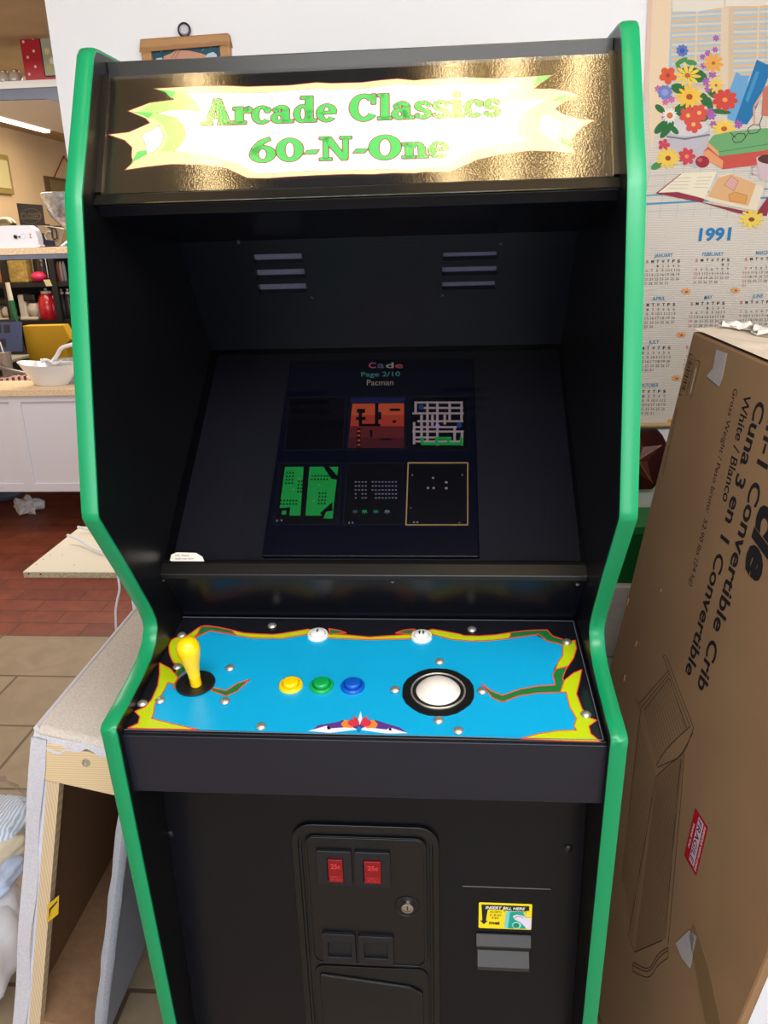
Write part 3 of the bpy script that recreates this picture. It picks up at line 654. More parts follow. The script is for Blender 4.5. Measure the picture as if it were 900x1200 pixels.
ud = MB().prism(rrect(dx0, dz0, dx1, dz1, .016, KY-.001), (0, -.0055, 0)).build('coin_entry_door', M['blackmetal'], cd, bevel=.0015)
rim_ = MB(); ringp(rim_, rrect(dx0+.001, dz0+.001, dx1-.001, dz1-.001, .015, 0), rrect(dx0+.005, dz0+.005, dx1-.005, dz1-.005, .013, 0), KY-.006, KY-.0082)
rim_.build('raised_edge', M['blackmetal'], ud, bevel=.0008)
cD = cr(340, 940, 4.615)
KE = KY-.0065; fE = lambda q: ony(q, KE)
for x0, y0, x1, y1, rx0, ry0, rx1, ry1 in ((140, 250, 340, 440, 200, 290, 292, 418), (346, 258, 546, 450, 395, 300, 496, 426)):
    P, Q = fE(cD(((x0), y0))[0]), fE(cD((x1, y1))[0]); R0, R1 = fE(cD((rx0, ry0))[0]), fE(cD((rx1, ry1))[0])
    o = MB(); oo = rrect(P.x, Q.z, Q.x, P.z, .002, 0, 2); ii = rrect(R0.x, R1.z, R1.x, R0.z, .001, 0, 2); ringp(o, oo, ii, KE, KE-.005)
    sl = o.build('coin_slot', mat('dark_plastic_frame', (20, 21, 28), .3), ud, bevel=.0015)
    MB().box((R0.x, KE-.003, R1.z), (R1.x, KE, R0.z)).build('red_window', M['red'], sl) if False else None
    rw = MB().box((R0.x+.0015, KE-.0075, R1.z+.001), (R1.x, KE, R0.z-.0005), bev=.0006); rw = rw.build('reject_button', M['red'], ud)
    rw['label'] = 'red translucent coin reject button'
    b = Art(lambda p, R0=R0, R1=R1: V((R0.x+(R1.x-R0.x)*p[0], KE-.0076, R1.z+(R0.z-R1.z)*p[1])), N=V((0, -1, 0)))
    b.text('25c', (.25, .62), (.85, .62), (0, .2), ink((200, 50, 50), .5, .1), off=.02); b.text('PUSH', (.22, .10), (.85, .10), (0, .1), ink((200, 50, 50), .5, .1)); b.text('REJECT', (.2, .24), (.88, .24), (0, .07), ink((200, 50, 50), .5, .1))
    b.build('price_print', rw)
for x0, y0, x1, y1, rx0, ry0, rx1, ry1 in ((172, 695, 360, 858, 205, 738, 336, 825), (368, 708, 562, 870, 400, 745, 532, 832)):
    P, Q = fE(cD((x0, y0))[0]), fE(cD((x1, y1))[0]); R0, R1 = fE(cD((rx0, ry0))[0]), fE(cD((rx1, ry1))[0])
    o = MB(); ringp(o, rrect(P.x, Q.z, Q.x, P.z, .002, 0, 2), rrect(R0.x, R1.z, R1.x, R0.z, .001, 0, 2), KE, KE-.006)
    cr_ = o.build('coin_return', mat('dark_plastic_frame', (20, 21, 28), .3), ud, bevel=.0015)
    MB().box((R0.x, KE-.0006, R1.z), (R1.x, KE, R0.z)).build('flap', M['deep'], cr_)
lk = fE((477.6, 1061.5))
MB().lathe([(.019, 0), (.019, .0012), (.0175, .0016), (.0165, .0006), (0, .0006)], lk+V((-.0005, 0, -.001)), KN, None, 32).build('lock_recess', M['blackmetal'], ud)
lo = MB().lathe([(.0095, 0), (.0095, .004), (.0088, .0055), (.0062, .0058), (.0058, .005), (0, .005)], lk, KN, None, 28).build('door_lock', mat('chrome', (200, 198, 196), .12, metal=1), ud)
MB().box((-.0008, -.0056, -.0035), (.0008, -.0048, .0035), None, Matrix.Translation(lk)).build('keyhole', M['deep'], lo)
ld = MB().prism(rrect(dx0+.002, .06, dx1, dz0-.006, .016, KY-.001), (0, -.004, 0)).build('coin_box_door', M['blackmetal'], cd, bevel=.0015)
q0, q1 = fE(cD((165, 925))[0]), fE(cD((650, 995))[0])
MB().prism([(q0.x, KY-.005, q0.z), (q1.x, KY-.005, q1.z), (dx1-.008, KY-.005, q1.z-.012), (dx1-.008, KY-.005, .075), (dx0+.012, KY-.005, .075), (dx0+.010, KY-.005, q0.z-.006)], (0, -.004, 0)).build('pressed_panel', M['blackmetal'], ld, bevel=.002)
# bill acceptor
bz = [fK(q) for q in ((562, 1057), (624, 1062), (622, 1092), (560, 1087))]
bx0, bx1 = (bz[0].x+bz[3].x)/2, (bz[1].x+bz[2].x)/2; bzt, bzb = bz[0].z, bz[3].z
P, Q = fK((559, 1092)), fK((621, 1132))
bw0, bw1, wt, wb = P.x-.002, Q.x, P.z, Q.z
ba = MB(); ba.box((bw0, KY-.003, wb), (bw1, KY, wt)); 
bao = ba.build('bill_acceptor', M['plastic'], cab, bevel=.001)
h = (wt-wb)
MB().prism([(bw0+.001, KY-.003, wt-h*.02), (bw0+.001, KY-.010, wt-h*.26), (bw0+.001, KY-.010, wt-h*.30), (bw0+.001, KY-.003, wt-h*.42)], (bw1-bw0-.002, 0, 0)).build('upper_lip', mat('grey_plastic', (46, 42, 42), .4), bao)
MB().prism([(bw0+.003, KY-.003, wt-h*.50), (bw0+.003, KY-.016, wt-h*.80), (bw0+.003, KY-.016, wt-h*.90), (bw0+.003, KY-.003, wt-h*.97)], (bw1-bw0-.006, 0, 0)).build('lower_lip', mat('grey_plastic', (46, 42, 42), .4), bao)
b = Art(lambda p: V((bx0+(bx1-bx0)*p[0]/560, KY-.0004, bzt+(bzb-bzt)*p[1]/272)), N=KN)
b.poly([(0, 8), (8, 0), (552, 0), (560, 8), (560, 264), (552, 272), (8, 272), (0, 264)], ink((244, 216, 20)))
b.poly([(25, 22), (530, 22), (530, 72), (95, 72), (78, 190), (98, 190), (55, 232), (15, 190), (38, 190), (30, 72)], ink((20, 20, 22)))
b.poly([(272, 262), (285, 100), (310, 80), (470, 80), (500, 140), (555, 140), (555, 264)], ink((120, 205, 200))); b.poly([(312, 264), (330, 88), (470, 84), (500, 262)], ink((20, 158, 132)))
b.disc((405, 225), 48, 36, ink((150, 220, 205))); b.disc((400, 228), 34, 26, ink((20, 130, 110)))
b.poly([(360, 130), (400, 112), (460, 120), (500, 145), (556, 140), (556, 262), (520, 262), (440, 190), (380, 165)], ink((226, 214, 232))); b.line([(380, 150), (410, 128), (450, 132), (470, 150)], 5, ink((60, 60, 90)))
b.line([(270, 90), (270, 72), (495, 72), (495, 100)], 5, ink((40, 40, 40)))
b.text('INSERT BILL HERE', (70, 62), (480, 62), (0, -28), ink((240, 240, 240)), off=.02, shear=.2)
for t, y in (('ACCEPTS', 102), ('$1, $5, $10', 134), ('& $20', 164)): b.text(t, (118 if y != 164 else 140, y), (240 if y != 164 else 210, y), (0, -20), ink((40, 36, 20)))
b.text('mei', (112, 222), (222, 222), (0, -34), ink((20, 20, 22)), off=.03)
b.build('instruction_sticker', bao)['label'] = 'yellow bill instruction sticker'
P, Q = fK((542, 1038)), fK((645, 1045))
MB().box((P.x, KY-.0007, P.z-.0008), (Q.x, KY, P.z)).build('panel_seam', mat('worn_edge', (120, 115, 108), .6), cab)

# =================================================================== CARDBOARD BOX
Lx = V((-.123, .076, -.989)).normalized(); KB = 1.36/1.6; BA = ony((812, 388), 1.36)
wx = V((.195, -.976, -.099)); wx = (wx-Lx*wx.dot(Lx)).normalized(); NB = Lx.cross(wx).normalized()
if NB.x > 0: NB = -NB
BWd = .688*KB; bl = (BA.z+wx.z*BWd)/-Lx.z-.001; BT = .42
bxo = thing('cardboard_box', 'tall brown cardboard furniture box leaning beside the arcade machine with bold black print', 'box', tuple(BA+Lx*bl+wx*.35-V((0, 0, 0))))
bxo.location.z = 0
m = MB()
m.slab(BA, Lx*bl, wx*BWd, -NB*BT, M['card'], bev=.004)
bb = m.build('carton', M['card'], bxo)
# top: torn flaps, bright light from above put into their pale colour
nb = -NB
m = MB(); zt = -Lx
g = 14; vs = []; fs = []
for i in range(g+1):
    for j in range(9):
        u = i/g; v = j/8
        e_ = .006*sin(u*23+v*5)+.004*sin(v*17+u*9)+random.uniform(0, .004)
        vs.append(BA+wx*(u*BWd)+nb*(v*BT)+zt*(.003+(abs(e_) if 0 < j < 8 else .0015)))
for i in range(g):
    for j in range(8): fs.append((i*9+j, (i+1)*9+j, (i+1)*9+j+1, i*9+j+1))
m._add(vs, fs, None, False); m.build('top_flap', M['cardtop'], bxo)
m = MB()   # crumpled torn paper strips along the back of the top
for k in range(9):
    t0 = BA+wx*random.uniform(.0, .12)+nb*random.uniform(.03, .24)+zt*.006
    d = (nb*random.uniform(.05, .1)+wx*random.uniform(-.02, .03)); w_ = wx*random.uniform(.008, .02)
    pth = [t0+d*(i/5)+zt*(.006+.008*abs(sin(i*1.7+k))) for i in range(6)]
    vs = [];
    for p in pth: vs += [p, p+w_+zt*random.uniform(-.004, .006), p+w_-zt*.003, p-zt*.0015]
    m._add(vs, [(i*4+a_, i*4+(a_+1) % 4, (i+1)*4+(a_+1) % 4, (i+1)*4+a_) for i in range(5) for a_ in range(4)], None)
m.build('torn_paper', mat('torn_paper', (236, 228, 218), .9), bxo)
fB = lambda p: BA+Lx*p[0]*KB+wx*p[1]*KB+NB*.0003
a = Art(fB, N=NB, step=.00002)
def bt(txt, s0, t0, s1, t1, hh, off=.0, sh=0, mm=M['ink']): a.text(txt, (s0, t0), (s1, t1), (0, hh), mm, off=off, shear=sh)
bt('Gross Weight / Peso bruto:  52.90 lbs (24 kg)', .062, .184, .441, .214, .0135, 0)
bt('White / Blanco', .062, .219, .252, .242, .021, .012)
bt('Cuna 3 en 1 Convertible', .062, .257, .596, .279, .029, .022)
bt('3-in-1 Convertible Crib', .030, .300, .595, .326, .031, .022)
bt('cle', .206, .348, .330, .356, .066, .045, .25)
# barcode panel and small print
for i, x in enumerate((.050, .0545, .058, .063, .066, .071, .0745, .078, .083, .086, .0905, .095, .098, .103, .107, .1105)):
    wd = (.001, .0018, .0026)[i*7 % 3]; a.poly([(x, .012), (x+wd, .012), (x+wd, .026), (x, .026)], M['inkthin'], k=3)
a.n = 4
a.line([(.042, .022), (.042, .010), (.05, .010)], .0015, M['ink']); a.line([(.122, .020), (.125, .010), (.112, .010)], .0015, M['ink'])
bt('7 65857 00621', .046, .030, .118, .032, .006); a.poly([(.062, .044), (.11, .046), (.11, .050), (.062, .048)], ink((190, 180, 170)))
a.line([(.047, .040), (.047, .054), (.112, .056), (.122, .052)], .0012, M['inkthin'])
bt('MADE IN VIETNAM  PAIS DE ORIGEN', .15, .012, .29, .020, .005, mm=M['inkthin'])
# crib line drawing
kl = a.n+1
def L_(p, w=.0016): a.line(p, w, M['inkthin'], k=kl)
cA = cr(690, 680, 4.286); cB = cr(690, 920, 4.286)
def bp_(q): P = onp(q, BA, NB)-BA; return (P.dot(Lx)/KB, P.dot(wx)/KB)
def LP(lst, w=.0016): L_([bp_(q) for q in lst], w)
LP(cA((375, 382), (510, 735))); LP(cA((392, 385), (528, 740))); LP(cA((405, 470), (265, 640))); LP(cA((400, 455), (255, 620))); LP(cA((405, 490), (280, 650))); LP(cA((385, 378), (375, 382)))
LP(cA((235, 590), (262, 650), (200, 1200))); LP(cA((490, 740), (405, 490)))
LP(spline(cA((528, 740), (480, 860), (400, 930), (340, 985)), 4)); LP(spline(cA((510, 735), (470, 770), (390, 850), (340, 930)), 4)); LP(spline(cA((525, 765), (460, 880), (400, 915), (345, 940)), 4))
LP([*cA((340, 985)), *cB((200, 760), (232, 840))]); LP([*cA((480, 870)), *cB((470, 0), (400, 800))]); LP([*cA((465, 900)), *cB((450, 0), (385, 770))])
for i in range(15):
    t = i/14; p0 = cA((280+125*t, 645-150*t))[0]; p1 = cA((345+150*t, 920-180*t))[0]; LP([p0, p1], .001)
for i in range(22):
    t = i/21; p0 = cA((345+130*t, 985-110*t))[0]; p1 = cB((235+140*t, 838-62*t))[0]; LP([p0, p1], .001)
for i in range(14):
    t = i/13; p0 = cA((255+80*t, 700+260*t))[0]; p1 = cB((165+50*t, 480+300*t*t))[0]; LP([p0, p1], .0009)
LP(cB((232, 840), (370, 780))); LP(spline(cB((225, 890), (300, 920), (350, 850), (400, 815)), 5)); LP(spline(cB((220, 905), (300, 935), (355, 865), (400, 830)), 5)); LP(spline(cB((222, 935), (300, 965), (350, 905), (398, 868)), 5)); LP(cB((400, 815), (398, 868))); LP(cB((225, 890), (222, 935)))
a.build('printed_marks', bb)
# fragile sticker
a = Art(fB, N=NB, step=.0001)
s0, s1, t0, t1 = .797, .905, .424, .472
def sq(u, v): return (s0+(s1-s0)*u, t0+(t1-t0)*v+.012*u)
a.n = 2
a.poly([sq(0, 0), sq(1, 0), sq(1, 1), sq(0, 1)], ink((186, 22, 40)))
a.poly([sq(.05, .34), sq(.93, .34), sq(.93, .72), sq(.05, .72)], ink((205, 190, 205)))
a.text('FRAGILE', sq(.08, .38), sq(.9, .38), (0, .0125), ink((120, 14, 44)), off=.015, shear=.1)
a.text('HANDLE WITH CARE', sq(.06, .80), sq(.95, .80), (0, .0055), ink((235, 215, 220)), off=.03); a.text('THANK YOU', sq(.25, .12), sq(.75, .12), (0, .005), ink((235, 215, 220)), off=.03)
a.build('fragile_sticker', bxo)['label'] = 'red and white FRAGILE sticker'
# white paper on the near end face
Oe = BA+wx*(BWd+.0006)+nb*.012
lbm = MB(); lbm.slab(Oe+Lx*(bl*.50), Lx*(bl*.42), nb*.30, wx*.0006); lbm.build('end_label', mat('label_paper', (232, 234, 242), .6), bxo)
# tape strips
tm = mat('clear_packing_tape', (190, 180, 178), .15, spec=.8, noise=.06, nscale=60); tm2 = mat('tan_packing_tape', (136, 108, 76), .22, spec=.7)
c5 = cr(760, 380, 6.43)
def tape(pts, mm, nm, lab=None):
    P = [bp_(q) for q in pts]; o = MB().prism([BA+Lx*p[0]*KB+wx*p[1]*KB+NB*.0006 for p in P], NB*.0004).build(nm, mm, bxo)
    if lab: o['label'] = lab
tape(c5((515, 190), (595, 220), (560, 400), (535, 470), (440, 390), (490, 330)), tm, 'packing_tape', 'pale clear tape piece at the top edge')
tape(cB((530, 690), (600, 900), (665, 1200), (590, 1200), (540, 930), (505, 760)), tm2, 'packing_tape')
tape(cB((438, 795), (506, 730), (545, 760), (510, 920), (470, 870)), tm, 'packing_tape')
for q, r in (((736, 705), .007), ((746, 754), .006), ((732, 795), .006), ((775, 692), .003)):
    s_, t_ = bp_(q); o = MB()
    P = [BA+Lx*KB*(s_+r*1.8*cos(i*.9)*random.uniform(.6, 1))+wx*KB*(t_+r*.6*sin(i*.9)*random.uniform(.5, 1))+NB*.0005 for i in range(7)]
    o.prism(P, NB*.0012).build('torn_spot', mat('torn_cardboard', (176, 128, 84), .9), bxo)

# =================================================================== OTTOMAN (upholstered hollow box)
oz = .75; OA = onz((40, 851), oz); OBk = onz((157, 703), oz)
dn = V((-.23, 0, -.973)).normalized(); ox = V((.973, 0, -.23)).normalized(); oy = V((0, 1, 0)); od = OBk.y-OA.y
_f = onp((140, 953), OA, oy); OWd = (_f-OA).dot(ox)+.026; oh = (oz+ox.z*OWd)/-dn.z-.002
ot = thing('storage_ottoman', 'open fronted box ottoman covered in beige linen with a pine rail', 'ottoman', tuple(V((OA.x+.2, OA.y+od/2, 0))))
# top cushion: soft rounded
m = MB(); m.slab(OA+dn*.022, ox*OWd, oy*od, -dn*.022, None, bev=.010); 
ocu = m.build('cushion_top', M['fabric'], ot, smooth=True, angle=80)
# hanging hem: uneven front lip
pts = [OA+ox*(OWd*i/16)-oy*.002+dn*(.012+.010*sin(i*.55)+.004*sin(i*2.1)) for i in range(17)]
m = MB(); vs = []
for i, p in enumerate(pts):
    tpt = OA+ox*(OWd*i/16)+oy*.004+dn*.004; vs += [tpt, p-oy*.002+dn*.02, p+oy*.006+dn*.022, tpt+oy*.008]
m._add(vs, [(i*4+k, i*4+(k+1) % 4, (i+1)*4+(k+1) % 4, (i+1)*4+k) for i in range(16) for k in range(4)], None, True); m.build('front_hem', M['hemfab'], ot, angle=60)
MB().tube([OA+dn*.004+oy*(od*i/10)+ox*.004 for i in range(11)], .005).build('piping', mat('pale_piping', (222, 218, 220), .9), ot)
# left side wall: fabric flange, white lining, pine post
fl0 = .024
m = MB(); vs = []
for i in range(13):
    p = OA+dn*(.02+(oh-.02)*i/12)-oy*(.004+.003*sin(i*1.1)); vs += [p-ox*.002, p+ox*(fl0+.003*sin(i*1.4)), p+ox*(fl0)+oy*.004, p+oy*.004-ox*.002]
m._add(vs, [(i*4+k, i*4+(k+1) % 4, (i+1)*4+(k+1) % 4, (i+1)*4+k) for i in range(12) for k in range(4)], None, True); m.build('fabric_flange', M['hemfab'], ot, angle=60)
MB().slab(OA+dn*.022+ox*.002, ox*.012, oy*od, dn*(oh-.022)).build('left_panel', M['fabric'], ot)
MB().slab(OA+dn*.03+ox*.016, ox*.012, oy*.05, dn*(oh-.032)).build('lining_strip', M['lining'], ot)
post = MB().slab(OA+dn*.03+ox*.028, ox*.022, oy*.02, dn*(oh-.032)).build('corner_post', M['pinev'], ot)
rail = MB().slab(OA+dn*.026+ox*.024-oy*.003, ox*(OWd-.026), oy*.02, dn*.076).build('front_rail', M['pine'], ot, bevel=.001)
for q in ((101, 893.5),):
    P = onp(q, OA-oy*.003, oy); MB().lathe([(.0075, 0), (.007, .0018), (.004, .002), (.0035, .0002), (0, .0002)], P, -oy, None, 20).build('screw', M['steel'], rail)
MB().slab(OA+dn*.022+ox*(OWd-.02), ox*.012, oy*od, dn*(oh-.024)).build('right_panel', M['felt'], ot)
MB().slab(OA+dn*.024+oy*(od-.012)+ox*.01, ox*(OWd-.03), oy*.01, dn*(oh-.03)).build('back_panel', M['hard'], ot)
MB().slab(OA+dn*.024+ox*.014+oy*.02, ox*.004, oy*(od-.03), dn*(oh-.03)).build('inner_left_board', M['hard'], ot)
MB().slab(OA+dn*(oh-.03)+ox*.014+oy*.01, ox*(OWd-.035), oy*(od-.02), dn*.01).build('bottom_board', mat('light_hardboard', (158, 120, 88), .8, noise=.12, nscale=60), ot)
# felt flap folded over the right wall edge
m = MB(); vs = []
q0 = OA+ox*(OWd-.026)+dn*.03; q1 = q0+dn*(oh-.034)
for i in range(15):
    t = i/14; p = q0.lerp(q1, t)-oy*.004; wv = .0015*sin(i*2.3); r_ = ox*.022
    vs += [p-ox*(.001+wv), p+ox*.012-oy*.008, p+r_+ox*wv, p+r_+oy*.006, p+oy*.006]
m._add(vs, [(i*5+k, i*5+(k+1) % 5, (i+1)*5+(k+1) % 5, (i+1)*5+k) for i in range(14) for k in range(5)]+[(0, 1, 2, 3, 4), (74, 73, 72, 71, 70)], None, True); m.build('felt_flap', M['felt'], ot, angle=60)
# yellow label on the post
P = [onp(q, OA-oy*.0005, oy) for q in cr(0, 780, 2.857)((160, 800), (198, 768), (196, 830), (158, 862))]
lb = MB().prism(P, -oy*.001).build('warning_label', mat('yellow_label', (214, 172, 28), .6), post); lb['label'] = 'yellow warning label'
P = [onp(q, OA-oy*.002, oy) for q in cr(0, 780, 2.857)((165, 815), (192, 786), (192, 792), (170, 818), (165, 848))]
MB().prism(P, -oy*.0004).build('label_mark', M['ink'], lb)

# white plank table behind, with cable
pz = .6; P0 = onz((27, 670), pz); pw = -.45-P0.x
pb = thing('side_table', 'narrow pale board table poking out behind the arcade machine on the left', 'table', (P0.x+.4, P0.y+.2, 0))
yb_ = onz((100, 617), pz).y
tt = MB(); tt.box((P0.x, P0.y, pz-.018), (-.45, yb_, pz), None); tt = tt.build('table_top', M['whitelam'], pb)
MB().box((P0.x+.0005, P0.y-.0006, pz-.0175), (-.45, P0.y, pz-.0015)).build('raw_edge', M['chip'], tt)
for q in ((33.5, 672.5), (47.5, 673)):
    P = ony(q, P0.y-.0006); MB().lathe([(.0028, 0), (.0028, .0004), (0, .0004)], P, (0, -1, 0), None, 12).build('dowel_hole', M['deep'], tt)
for q in ((43, 661.5), (51, 655.5), (59, 650), (73, 650), (87, 662)):
    P = onz(q, pz); MB().lathe([(.002, 0), (.002, .0003), (0, .0003)], P, (0, 0, 1), None, 10).build('pin_hole', mat('hole_brown', (120, 100, 80), .9), tt)
for x, y in ((-.50, P0.y+.03), (-.50, yb_-.03), (-.64, P0.y+.03), (-.64, yb_-.03)):
    MB().box((x-.018, y-.018, 0), (x+.018, y+.018, pz-.018)).build('leg', M['whitelam'], pb)
# cables
cm = mat('white_cable', (232, 234, 246), .4)
p = lambda q, z: onz(q, z)
c1 = spline([tuple(p((79, 627), pz+.03)), tuple(p((92, 632), pz+.022)), tuple(p((115, 645), pz+.012)), tuple(p((150, 655), pz+.008)), tuple(p((190, 665), pz+.006))], 6)
tag(MB().tube(c1, .0045).build('power_cable', cm), 'white cord end with a blunt plug lying on the pale board', 'cable')
c2 = spline([tuple(p((91, 617.5), pz+.02)), tuple(p((105, 621), pz+.012)), tuple(p((140, 632), pz+.006)), tuple(p((180, 650), pz+.006))], 6)
tag(MB().tube(c2, .0045).build('power_cable', cm), 'white cord at the far corner of the pale board', 'cable')
e0 = ony((139, 673), P0.y-.006); c3 = [tuple(e0+V((.12, .05, .012))), tuple(e0+V((.02, .01, .009))), tuple(e0), tuple(ony((140, 690), P0.y-.008)), tuple(ony((137, 705), P0.y-.01)), tuple(ony((135.5, 722), P0.y-.01)), tuple(ony((140, 760), P0.y-.01)), tuple(V((e0.x, P0.y-.01, .01)))]
tag(MB().tube(spline(c3, 6), .0035).build('power_cable', cm), 'thin white cable hanging down from the front edge of the pale board', 'cable')

# =================================================================== RIGHT BACK: dresser, green crate, plaque, calendar, picture
dz = ony((735, 687), 1.79).z; dxr = .93
dr = thing('drawer_unit', 'low white wood grain drawer unit behind the cardboard box', 'cabinet', (.6, 1.86, 0))
wg = mat('white_grain', (222, 218, 222), .6, noise=.06, nscale=30, stretch=(1, 1, 6))
MB().box((.36, 1.795, .0), (dxr, 1.945, dz)).build('body', wg, dr)
zs = ony((740, 769), 1.79).z
MB().box((.362, 1.785, zs+.002), (dxr-.002, 1.795, dz-.003)).build('drawer_front', wg, dr)
MB().box((.362, 1.785, .05), (dxr-.002, 1.795, zs-.002)).build('drawer_front', wg, dr)
gz = ony((745, 617), 1.80).z
gc = thing('green_crate', 'dark green plastic bin standing on the white drawer unit', 'bin', (.6, 1.87, dz))
MB().box((.40, 1.805, dz), (.82, 1.94, gz-.02), bev=.004).build('body', mat('crate_green', (12, 104, 44), .4), gc)
MB().box((.395, 1.80, gz-.022), (.825, 1.945, gz), bev=.003).build('rim', mat('crate_green_light', (40, 140, 66), .4), gc)
# plaque
fW = lambda q: ony(q, WY-.001)
cP = cr(690, 380, 3.752)
px = 742.5
pts = cP((297, 458), (318, 482), (337, 520), (330, 560), (334, 600), (298, 690), (275, 716))
full = pts+[(2*px-q[0], q[1]+1) for q in reversed(pts)]
pq = thing('star_plaque', 'dark red wooden wall plaque with a carved star below the calendar', 'plaque', tuple(ony((px, 536), WY)))
MB().prism([ony(q, WY-.001) for q in full], (0, -.018, 0)).build('board', mat('dark_red_wood', (62, 24, 24), .3, noise=.2, nscale=20), pq, bevel=.003)
ct = ony((px+4, 538), WY-.02); st = []
for i in range(10):
    r = (.062, .026)[i % 2]; t = pi/2+i*pi/5+.12; st.append(ct+V((r*cos(t), 0, r*sin(t)*1.35)))
m = MB(); apex = ct+V((0, -.012, 0))
m._add(st+[apex], [(i, (i+1) % 10, 10) for i in range(10)], None); m.build('carved_star', mat('copper_red', (104, 44, 34), .35), pq)
for i in range(5): MB().tube([st[2*i]-V((0, .001, 0)), apex], .0012, None, 6).build('star_edge', mat('copper_edge', (170, 100, 74), .4), pq)
# picture over the cabinet
cF = cr(150, 10, 6)
TL, TR = ony((163.2, 45.6), WY-.02), ony((267.5, 38.2), WY-.02)
ph = .16; ux = (TR-TL); 
pf = thing('picture_frame', 'small light wood framed picture hanging on the white wall above the arcade machine', 'picture', tuple((TL+TR)/2))
dvn = V((0, 0, -1)); uxn = ux.normalized(); fwid = .023
m = MB()
for O, U, D in ((TL, ux, dvn*fwid), (TL+dvn*(ph-fwid), ux, dvn*fwid), (TL+dvn*fwid, uxn*fwid, dvn*(ph-2*fwid)), (TR-uxn*fwid+dvn*fwid, uxn*fwid, dvn*(ph-2*fwid))):
    m.slab(O, U, D, (0, .019, 0))
m.build('frame', wavemat('oak_frame', (168, 120, 72), (188, 140, 90), 12, 'Z', .5, 3), pf, bevel=.003)
MB().slab(TL+uxn*fwid+dvn*fwid+V((0, .010, 0)), uxn*(ux.length-2*fwid), dvn*(ph-2*fwid), (0, .004, 0)).build('canvas', mat('dark_teal', (14, 74, 92), .5, noise=.3, nscale=60), pf)
a = Art(lambda q: ony(q, WY-.011), N=V((0, -1, 0)))
a.poly(cF((250, 335), (300, 315), (340, 290), (430, 295), (520, 315), (560, 330), (540, 420), (240, 420)), ink((206, 150, 124)), ink((90, 50, 50)), .4)
a.poly(cF((560, 318), (600, 305), (625, 325), (620, 400), (560, 400), (545, 340)), ink((190, 208, 222))); a.poly(cF((200, 350), (240, 345), (250, 400), (195, 400)), ink((190, 208, 222)))
for x in (345, 370): a.line(cF((x, 290), (x-40, 350)), .5, ink((70, 40, 40)))
for q in ((290, 285), (490, 270), (575, 270), (520, 290), (230, 300)): a.line(cF((q[0], q[1]+8), (q[0]+14, q[1]-6)), .7, ink((90, 190, 190)))
a.build('painting', pf)
hc = ony((215.8, 35), WY-.012)
MB().tube([hc+V((.013*cos(t), 0, .013*sin(t))) for t in [2*pi*i/16 for i in range(17)]], .0022, None, 8).build('hook_ring', mat('dark_iron', (50, 46, 60), .4, metal=.6), pf)
MB().lathe([(.009, 0), (.008, .003), (0, .004)], hc+V((0, .002, 0)), (0, -1, 0), None, 16).build('hook_cover', mat('white_button', (205, 205, 215), .4), pf)

# calendar
ca = thing('wall_calendar', 'large woven bamboo 1991 wall calendar with flowers and books printed on it', 'calendar', tuple(ony((830, 250), WY)))
cl = ony((757.4, 62), WY).x; cbz = ony((800, 497), WY).z; cw = .425
weave = wavemat('bamboo_weave', (206, 196, 184), (226, 218, 208), 88, 'Z', .8, bump=.3, ramp=(.15, .5))
MB().box((cl, WY-.004, cbz), (cl+cw, WY-.001, 2.22)).build('woven_mat', weave, ca)
MB().tube([(cl-.004, WY-.009, cbz), (cl+cw+.004, WY-.009, cbz)], .006).build('bottom_rod', mat('bamboo_rod', (196, 164, 112), .5), ca)
WP = WY-.0045
a = Art(lambda q: ony(q, WP), N=V((0, -1, 0)), step=.00001)
k1 = cr(740, 0, 4.8); k2 = cr(740, 60, 5.625); k3 = cr(740, 240, 5.625)
I_ = lambda *c: ink(c, .8)
peach = I_(238, 212, 180); pk = I_(232, 196, 176); sky = I_(172, 196, 212); slat = I_(232, 190, 140); tan = I_(226, 206, 178)
a.poly(k1((104, -300), (128, -300), (100, 420), (78, 600), (70, 560)), pk)
a.poly(k1((132, -300), (240, -300), (215, 400), (200, 620), (130, 760), (110, 860), (96, 700), (100, 420)), peach)
a.poly(k1((240, -300), (510, -300), (500, 400), (400, 480), (205, 480)), sky)
a.poly(k1((580, -300), (900, -300), (900, 600), (545, 560)), sky)
for y in range(-16, 22):
    yy = y*27+6
    a.poly(k1((226, yy+24), (505, yy+10), (503, yy+23), (224, yy+38)), slat if y % 2 else tan, k=8)
    a.poly(k1((575, yy+6), (900, yy-6), (900, yy+8), (573, yy+20)), slat if y % 2 else tan, k=8)
a.n = 9
a.poly(k1((510, -300), (548, -300), (545, 480), (498, 480)), tan); a.poly(k1((552, -300), (578, -300), (572, 520), (545, 500)), I_(216, 192, 160))
a.poly(k1((372, -300), (384, -300), (366, 350), (356, 350)), tan); a.poly(k1((718, -300), (730, -300), (712, 380), (702, 380)), tan)
for x0, x1, y0 in ((230, 520, 40), (530, 900, 10)):
    a.poly(k1((x0, -300), (x1, -300), (x1, y0), ((x0+x1)/2, y0+25), (x0, y0+25)), I_(232, 224, 210))
# table cloth grid
gl_ = I_(170, 186, 196)
for i in range(9): a.line(k1((110+i*95, 900), (60+i*95-90*0, 1225)), .4, gl_, k=12)
for yy in (925, 980, 1040, 1180): a.line(k1((90, yy+10), (800, yy-25)), .35, gl_, k=12)
a.n = 13
bl2 = I_(80, 150, 190)
a.line(k1((86, 1100), (330, 1085), (800, 1060)), 1.5, bl2); a.line(k1((86, 1148), (400, 1130), (800, 1110)), 2.2, bl2)
